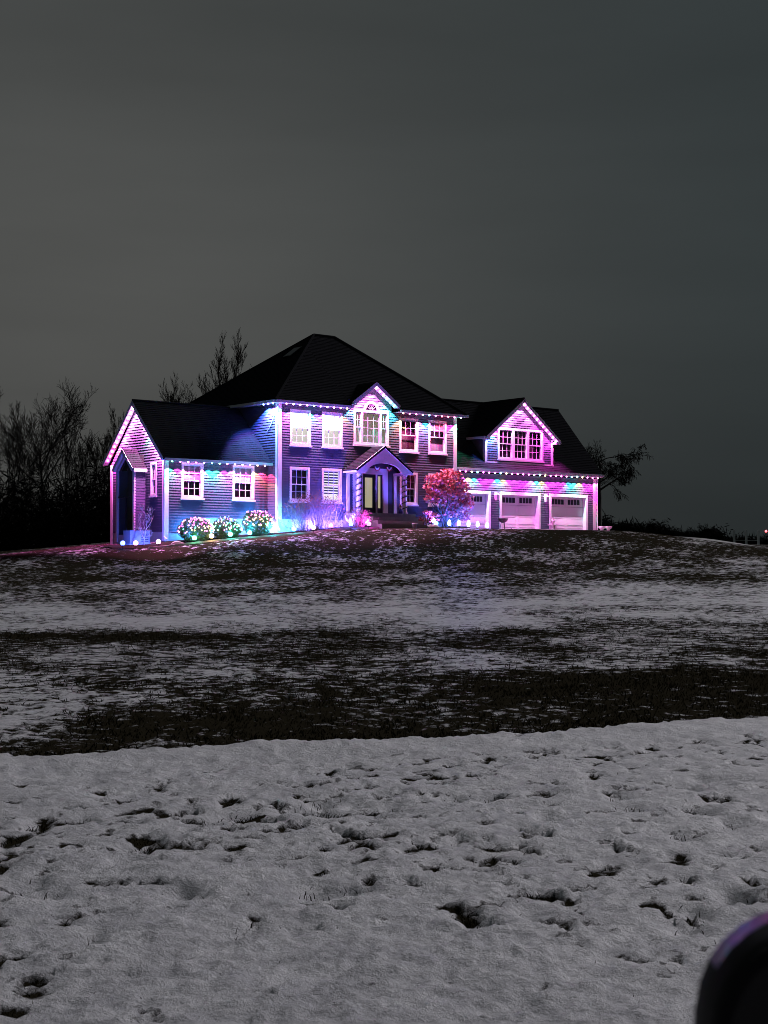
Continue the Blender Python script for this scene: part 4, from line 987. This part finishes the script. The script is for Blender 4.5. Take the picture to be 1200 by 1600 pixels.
# ------------------------------------------------------------------ things on the portico and by the walls
def helix(cx, cy, z0, z1, r, turns, tr, n=120):
    m = MB(); m.tube([(cx + r * math.cos(2 * math.pi * turns * i / n), cy + r * math.sin(2 * math.pi * turns * i / n), z0 + (z1 - z0) * i / n) for i in range(n + 1)], tr, 5); return m
def top_house(mb, name, m, label, cat, group=None):
    o = mb.build(name, m, None, loc=(HO[0], HO[1], 0)); o.rotation_euler = (0, 0, HROT); setp(o, label, cat, group); return o
top_house(helix(4.26, YF + .22, 4.10, 5.92, .142, 6.5, .024), 'garland', M_garland, 'dark garland wound round the left portico column', 'garland', 'garlands on the portico columns')
top_house(helix(7.22, YF + .22, 4.10, 5.92, .142, 6.5, .024), 'garland', M_garland, 'dark garland wound round the right portico column', 'garland', 'garlands on the portico columns')
for x, lb in ((5.42, 'pleated bunting fan hanging over the front door'), (6.20, 'pleated bunting fan hanging over the right sidelight')):
    r = empty('bunting', (*uv(x, YF + .20), 6.30), HROT); setp(r, lb, 'bunting', 'bunting fans under the portico arch')
    for k, (r0, r1, m) in enumerate(((.02, .08, M_navy), (.08, .15, M_white), (.15, .20, M_red))):
        f = MB(); n = 18
        for i in range(n):
            a0, a1 = math.pi * i / n, math.pi * (i + 1) / n; y0, y1 = (.012 if i % 2 else -.012), (-.012 if i % 2 else .012)
            f.poly([(r0 * math.cos(a0), y0, -r0 * math.sin(a0)), (r1 * math.cos(a0), y0 * 1.5, -r1 * math.sin(a0)), (r1 * math.cos(a1), y1 * 1.5, -r1 * math.sin(a1)), (r0 * math.cos(a1), y1, -r0 * math.sin(a1))])
        f.build('pleated_band', m, r)
# small figure on the landing
r = empty('garden_figure', (*uv(6.72, -1.15), 3.98), HROT); setp(r, 'small garden figure with orange cap and blue body on the landing', 'figurine')
m = MB(); m.lathe([(.10, 0), (.12, .05), (.11, .14), (.07, .22), (.05, .24)], 10); m.build('body', M_navy, r, True)
m = MB(); m.lathe([(.04, .23), (.06, .27), (.055, .32), (.03, .35)], 10); m.build('head', M_beige, r, True)
m = MB(); m.lathe([(.068, .32), (.05, .38), (.02, .46), (.005, .48)], 10); m.build('cap', M_clay, r, True)
r = empty('flower_pot', at(6.4, -2.6), 0); setp(r, 'pale round flower pot at the foot of the front steps', 'pot'); m = MB(); m.lathe([(.09, 0), (.12, .2), (.135, .22), (.135, .26), (.11, .26), (.10, .22)], 12); m.build('pot', M_beige, r, True)
m = MB(); m.lathe([(.10, .2), (.105, .235)], 12); m.build('soil', M_mulch, r)
def rock(u, v, s, seed, label):
    g = np.random.default_rng(seed); m = ball(1, 10, 7); V = np.array(m.v); V *= (1 + .18 * g.normal(size=(len(V), 1)) * .5) * np.array(s); m.v = [tuple(q) for q in V]
    o = m.build('stone', M_beige, None, loc=at(u, v, s[2] * .35)); setp(o, label, 'stone', 'stones in the planting bed')
rock(7.75, -1.95, (.14, .12, .13), 2, 'small round stone right of the front steps'); rock(8.15, -1.95, (.34, .2, .15), 3, 'long low stone between the steps and the red shrub')
rock(-5.9, -.55, (.3, .2, .12), 8, 'dark flat stone left of the leftmost lit bush')
# equipment cabinet before the side porch
r = empty('equipment_cabinet', at(-7.35, .62), HROT); setp(r, 'pale equipment cabinet lit blue before the side porch', 'cabinet')
m = MB(); m.box(-.50, .50, -.30, .30, .06, .62); m.build('body', M_cabinet, r); m = MB(); m.box(-.52, .52, -.32, .32, .62, .66); m.build('lid', M_cabinet, r); m = MB(); m.box(-.55, .55, -.35, .35, -.1, .06); m.build('pad', M_conc, r)
for k in range(5):
    m = MB(); m.box(.08, .44, -.315, -.302, .16 + k * .08, .20 + k * .08); m.build('louvre', M_black, r)
# bowl planter and table by the garage piers
r = empty('bowl_planter', at(14.78, -.15, .02), HROT); setp(r, 'dark bowl planter on legs between the first two garage doors', 'planter')
m = MB(); m.lathe([(.08, .62), (.22, .70), (.28, .84), (.30, .86), (.27, .86), (.2, .76)], 14); m.build('bowl', M_black, r, True)
for k in range(3):
    a = 2.1 * k + .4; m = MB(); m.tube([(.22 * math.cos(a), .22 * math.sin(a), 0), (.10 * math.cos(a), .10 * math.sin(a), .66)], .016, 5); m.build('leg', M_black, r)
r = empty('ornament', at(15.25, -.3, .02), 0); setp(r, 'small dark ornament standing beside the bowl planter', 'ornament'); m = MB(); m.lathe([(.07, 0), (.05, .06), (.03, .12), (.07, .22), (.05, .30), (.02, .34)], 8); m.build('body', M_black, r, True)
m = MB(); m.lathe([(.09, 0), (.09, .02)], 8); m.build('base', M_black, r)
r = empty('pedestal_table', at(18.62, -.15, .02), HROT); setp(r, 'small pale pedestal table between the last two garage doors', 'table')
m = MB(); m.lathe([(.30, .56), (.30, .60)], 16); m.build('table_top', M_beige, r)
for s in (-1, 1):
    m = MB(); m.box(s * .12 - .04, s * .12 + .04, -.12, .12, 0, .56); m.build('leg', M_beige, r)
r = empty('urn', (*at(18.62, -.15, .62)[:2], at(18.62, -.15, .625)[2]), HROT); setp(r, 'small round urn standing on the pedestal table', 'urn')
m = MB(); m.lathe([(.07, 0), (.05, .04), (.12, .14), (.13, .22), (.07, .28), (.09, .32)], 12); m.build('body', M_beige, r, True)
for s in (-1, 1):
    m = MB(); m.tube([(s * .12, 0, .14), (s * .18, 0, .2), (s * .08, 0, .27)], .012, 5); m.build('handle', M_beige, r)
for u, lb in ((22.5, 'left one of two pale urns at the right corner of the garage'), (23.05, 'right one of two pale urns at the right corner of the garage')):
    r = empty('garden_urn', at(u, -.25, .02), HROT); setp(r, lb, 'urn', 'pale urns at the garage corner')
    m = MB(); m.box(-.15, .15, -.15, .15, 0, .08); m.build('plinth', M_beige, r)
    m = MB(); m.lathe([(.12, .08), (.07, .14), (.10, .30), (.09, .36), (.20, .46), (.22, .54), (.17, .54), (.1, .47)], 14); m.build('body', M_beige, r, True)

# ------------------------------------------------------------------ far right: fence posts, shed, red lamp
for i, x in enumerate((1147, 1166, 1185)):
    X, Y = px(x, 0, 117); z = gz(X, Y)
    r = empty('fence_post', (X, Y, z), 0); setp(r, ['leftmost of three white fence posts at the far right', 'middle one of three white fence posts at the far right', 'rightmost of three white fence posts near the right edge'][i], 'fence post', 'white fence posts at the far right')
    m = MB(); m.box(-.075, .075, -.075, .075, -.3, 1.08); m.build('post', M_post, r); m = MB(); m.hexa([(-.08, -.08, 1.08), (.08, -.08, 1.08), (.08, .08, 1.08), (-.08, .08, 1.08)], [(-.01, -.01, 1.15), (.01, -.01, 1.15), (.01, .01, 1.15), (-.01, .01, 1.15)]); m.build('cap', M_post, r)
    if i < 2:
        X2, _ = px((1166, 1185)[i], 0, 117); m = MB(); m.beam((.06, 0, .30), (X2 - X - .06, 0, .30 + gz(X2, Y) - z), (0, .02, 0), (0, 0, .03)); m.build('rail', M_post, r)
X, Y = px(1111, 0, 175); z = gz(X, Y)
r = empty('shed', (X, Y, z), .15); setp(r, 'dark shed roof showing over the hedgerow at the far right', 'shed')
zt = EYE + (877 - 826) / F_PX * 175 - z
m = MB(); m.box(-.85, .85, -1.2, 1.2, -.3, zt - .65); m.build('wall', M_bark, r); m = MB(); m.hexa([(-1.05, -1.4, zt - .65), (1.05, -1.4, zt - .65), (1.05, 1.4, zt - .65), (-1.05, 1.4, zt - .65)], [(-.55, -.5, zt), (.55, -.5, zt), (.55, .5, zt), (-.55, .5, zt)]); m.build('roof', M_shingle, r)
m = MB(); m.box(-.3, .3, -1.23, -1.201, 0, min(1.9, zt - .8)); m.build('door', M_brush, r)
X, Y = px(1197, 0, 160); z = gz(X, Y); zt = EYE + (877 - 830) / F_PX * 160 - z
r = empty('red_lamp', (X, Y, z), 0); setp(r, 'small red lamp glowing on the skyline at the right edge', 'lamp')
m = MB(); m.lathe([(.06, -.2), (.05, zt - .12)], 6); m.build('pole', M_black, r)
m = ball(.13, 8, 6); m.build('lens', emit('red_lamp_glow', (1, .12, .14), 5.0), r, True, (0, 0, zt))
m = MB(); m.lathe([(.13, zt + .12), (.02, zt + .2)], 8); m.build('hood', M_black, r)

# ------------------------------------------------------------------ car door with wing mirror, close to the lens at lower right
car = empty('car_door', (0.05, .40, 0), 0); setp(car, 'black car wing mirror with plum reflection painted on its rim, cut by the bottom right corner', 'car mirror')
m = MB(); m.hexa([(-.62, -.06, .42), (.62, -.06, .42), (.62, .04, .42), (-.62, .04, .42)], [(-.62, -.05, 1.16), (.62, -.05, 1.16), (.62, .0, 1.16), (-.62, .0, 1.16)]); m.build('door_panel', M_plum, car)
m = MB(); m.box(-.62, .62, -.055, .005, 1.161, 1.185); m.build('window_seal', M_plastic, car)
m = MB(); m.beam((-.3, .05, .82), (-.1, .05, .82), (0, .03, 0), (0, 0, .035)); m.build('door_handle', M_plum, car)
# mirror: rounded shell, open towards the driver with the dark glass set inside
mc = Vector((.240, .33, 1.338)); hw, hh = .1325, .092
def ring(sx, sz, y, n=40, e=3.4):
    out = []
    for i in range(n):
        a = 2 * math.pi * i / n; c_, s_ = math.cos(a), math.sin(a)
        out.append((mc.x + hw * sx * math.copysign(abs(c_) ** (2 / e), c_), mc.y + y, mc.z + hh * sz * math.copysign(abs(s_) ** (2 / e), s_)))
    return out
sh = MB(); prof = [(.93, .90, .004), (.99, .98, .0), (1.0, 1.0, .012), (1.0, 1.005, .03), (.985, .98, .055), (.93, .90, .078), (.78, .74, .094), (.45, .45, .102)]
rings = [ring(*q_) for q_ in prof]; base = 0
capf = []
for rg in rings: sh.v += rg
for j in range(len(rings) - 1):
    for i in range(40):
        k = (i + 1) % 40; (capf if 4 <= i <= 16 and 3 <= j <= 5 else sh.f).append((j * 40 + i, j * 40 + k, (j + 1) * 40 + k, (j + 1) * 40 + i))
sh.f.append(tuple(len(rings) * 40 - 40 + i for i in range(40)))
shell = sh.build('mirror_housing', M_plastic, car, True)
cp = MB(); ids = sorted({k for f in capf for k in f}); rem = {k: i for i, k in enumerate(ids)}; cp.v = [sh.v[k] for k in ids]; cp.f = [tuple(rem[k] for k in f) for f in capf]; cp.build('housing_rim_reflection', M_plum, shell, True)  # upper shell faces coloured plum for the reflection of the house lights
g = MB(); g.poly(list(reversed(ring(.95, .93, .003)))); g.build('mirror_glass', M_mirror, shell)
g = MB(); g.tube([(.30, .36, 1.25), (.34, .2, 1.2), (.42, -.02, 1.17)], [.035, .03, .04], 8); g.build('mirror_arm', M_plastic, car, True)
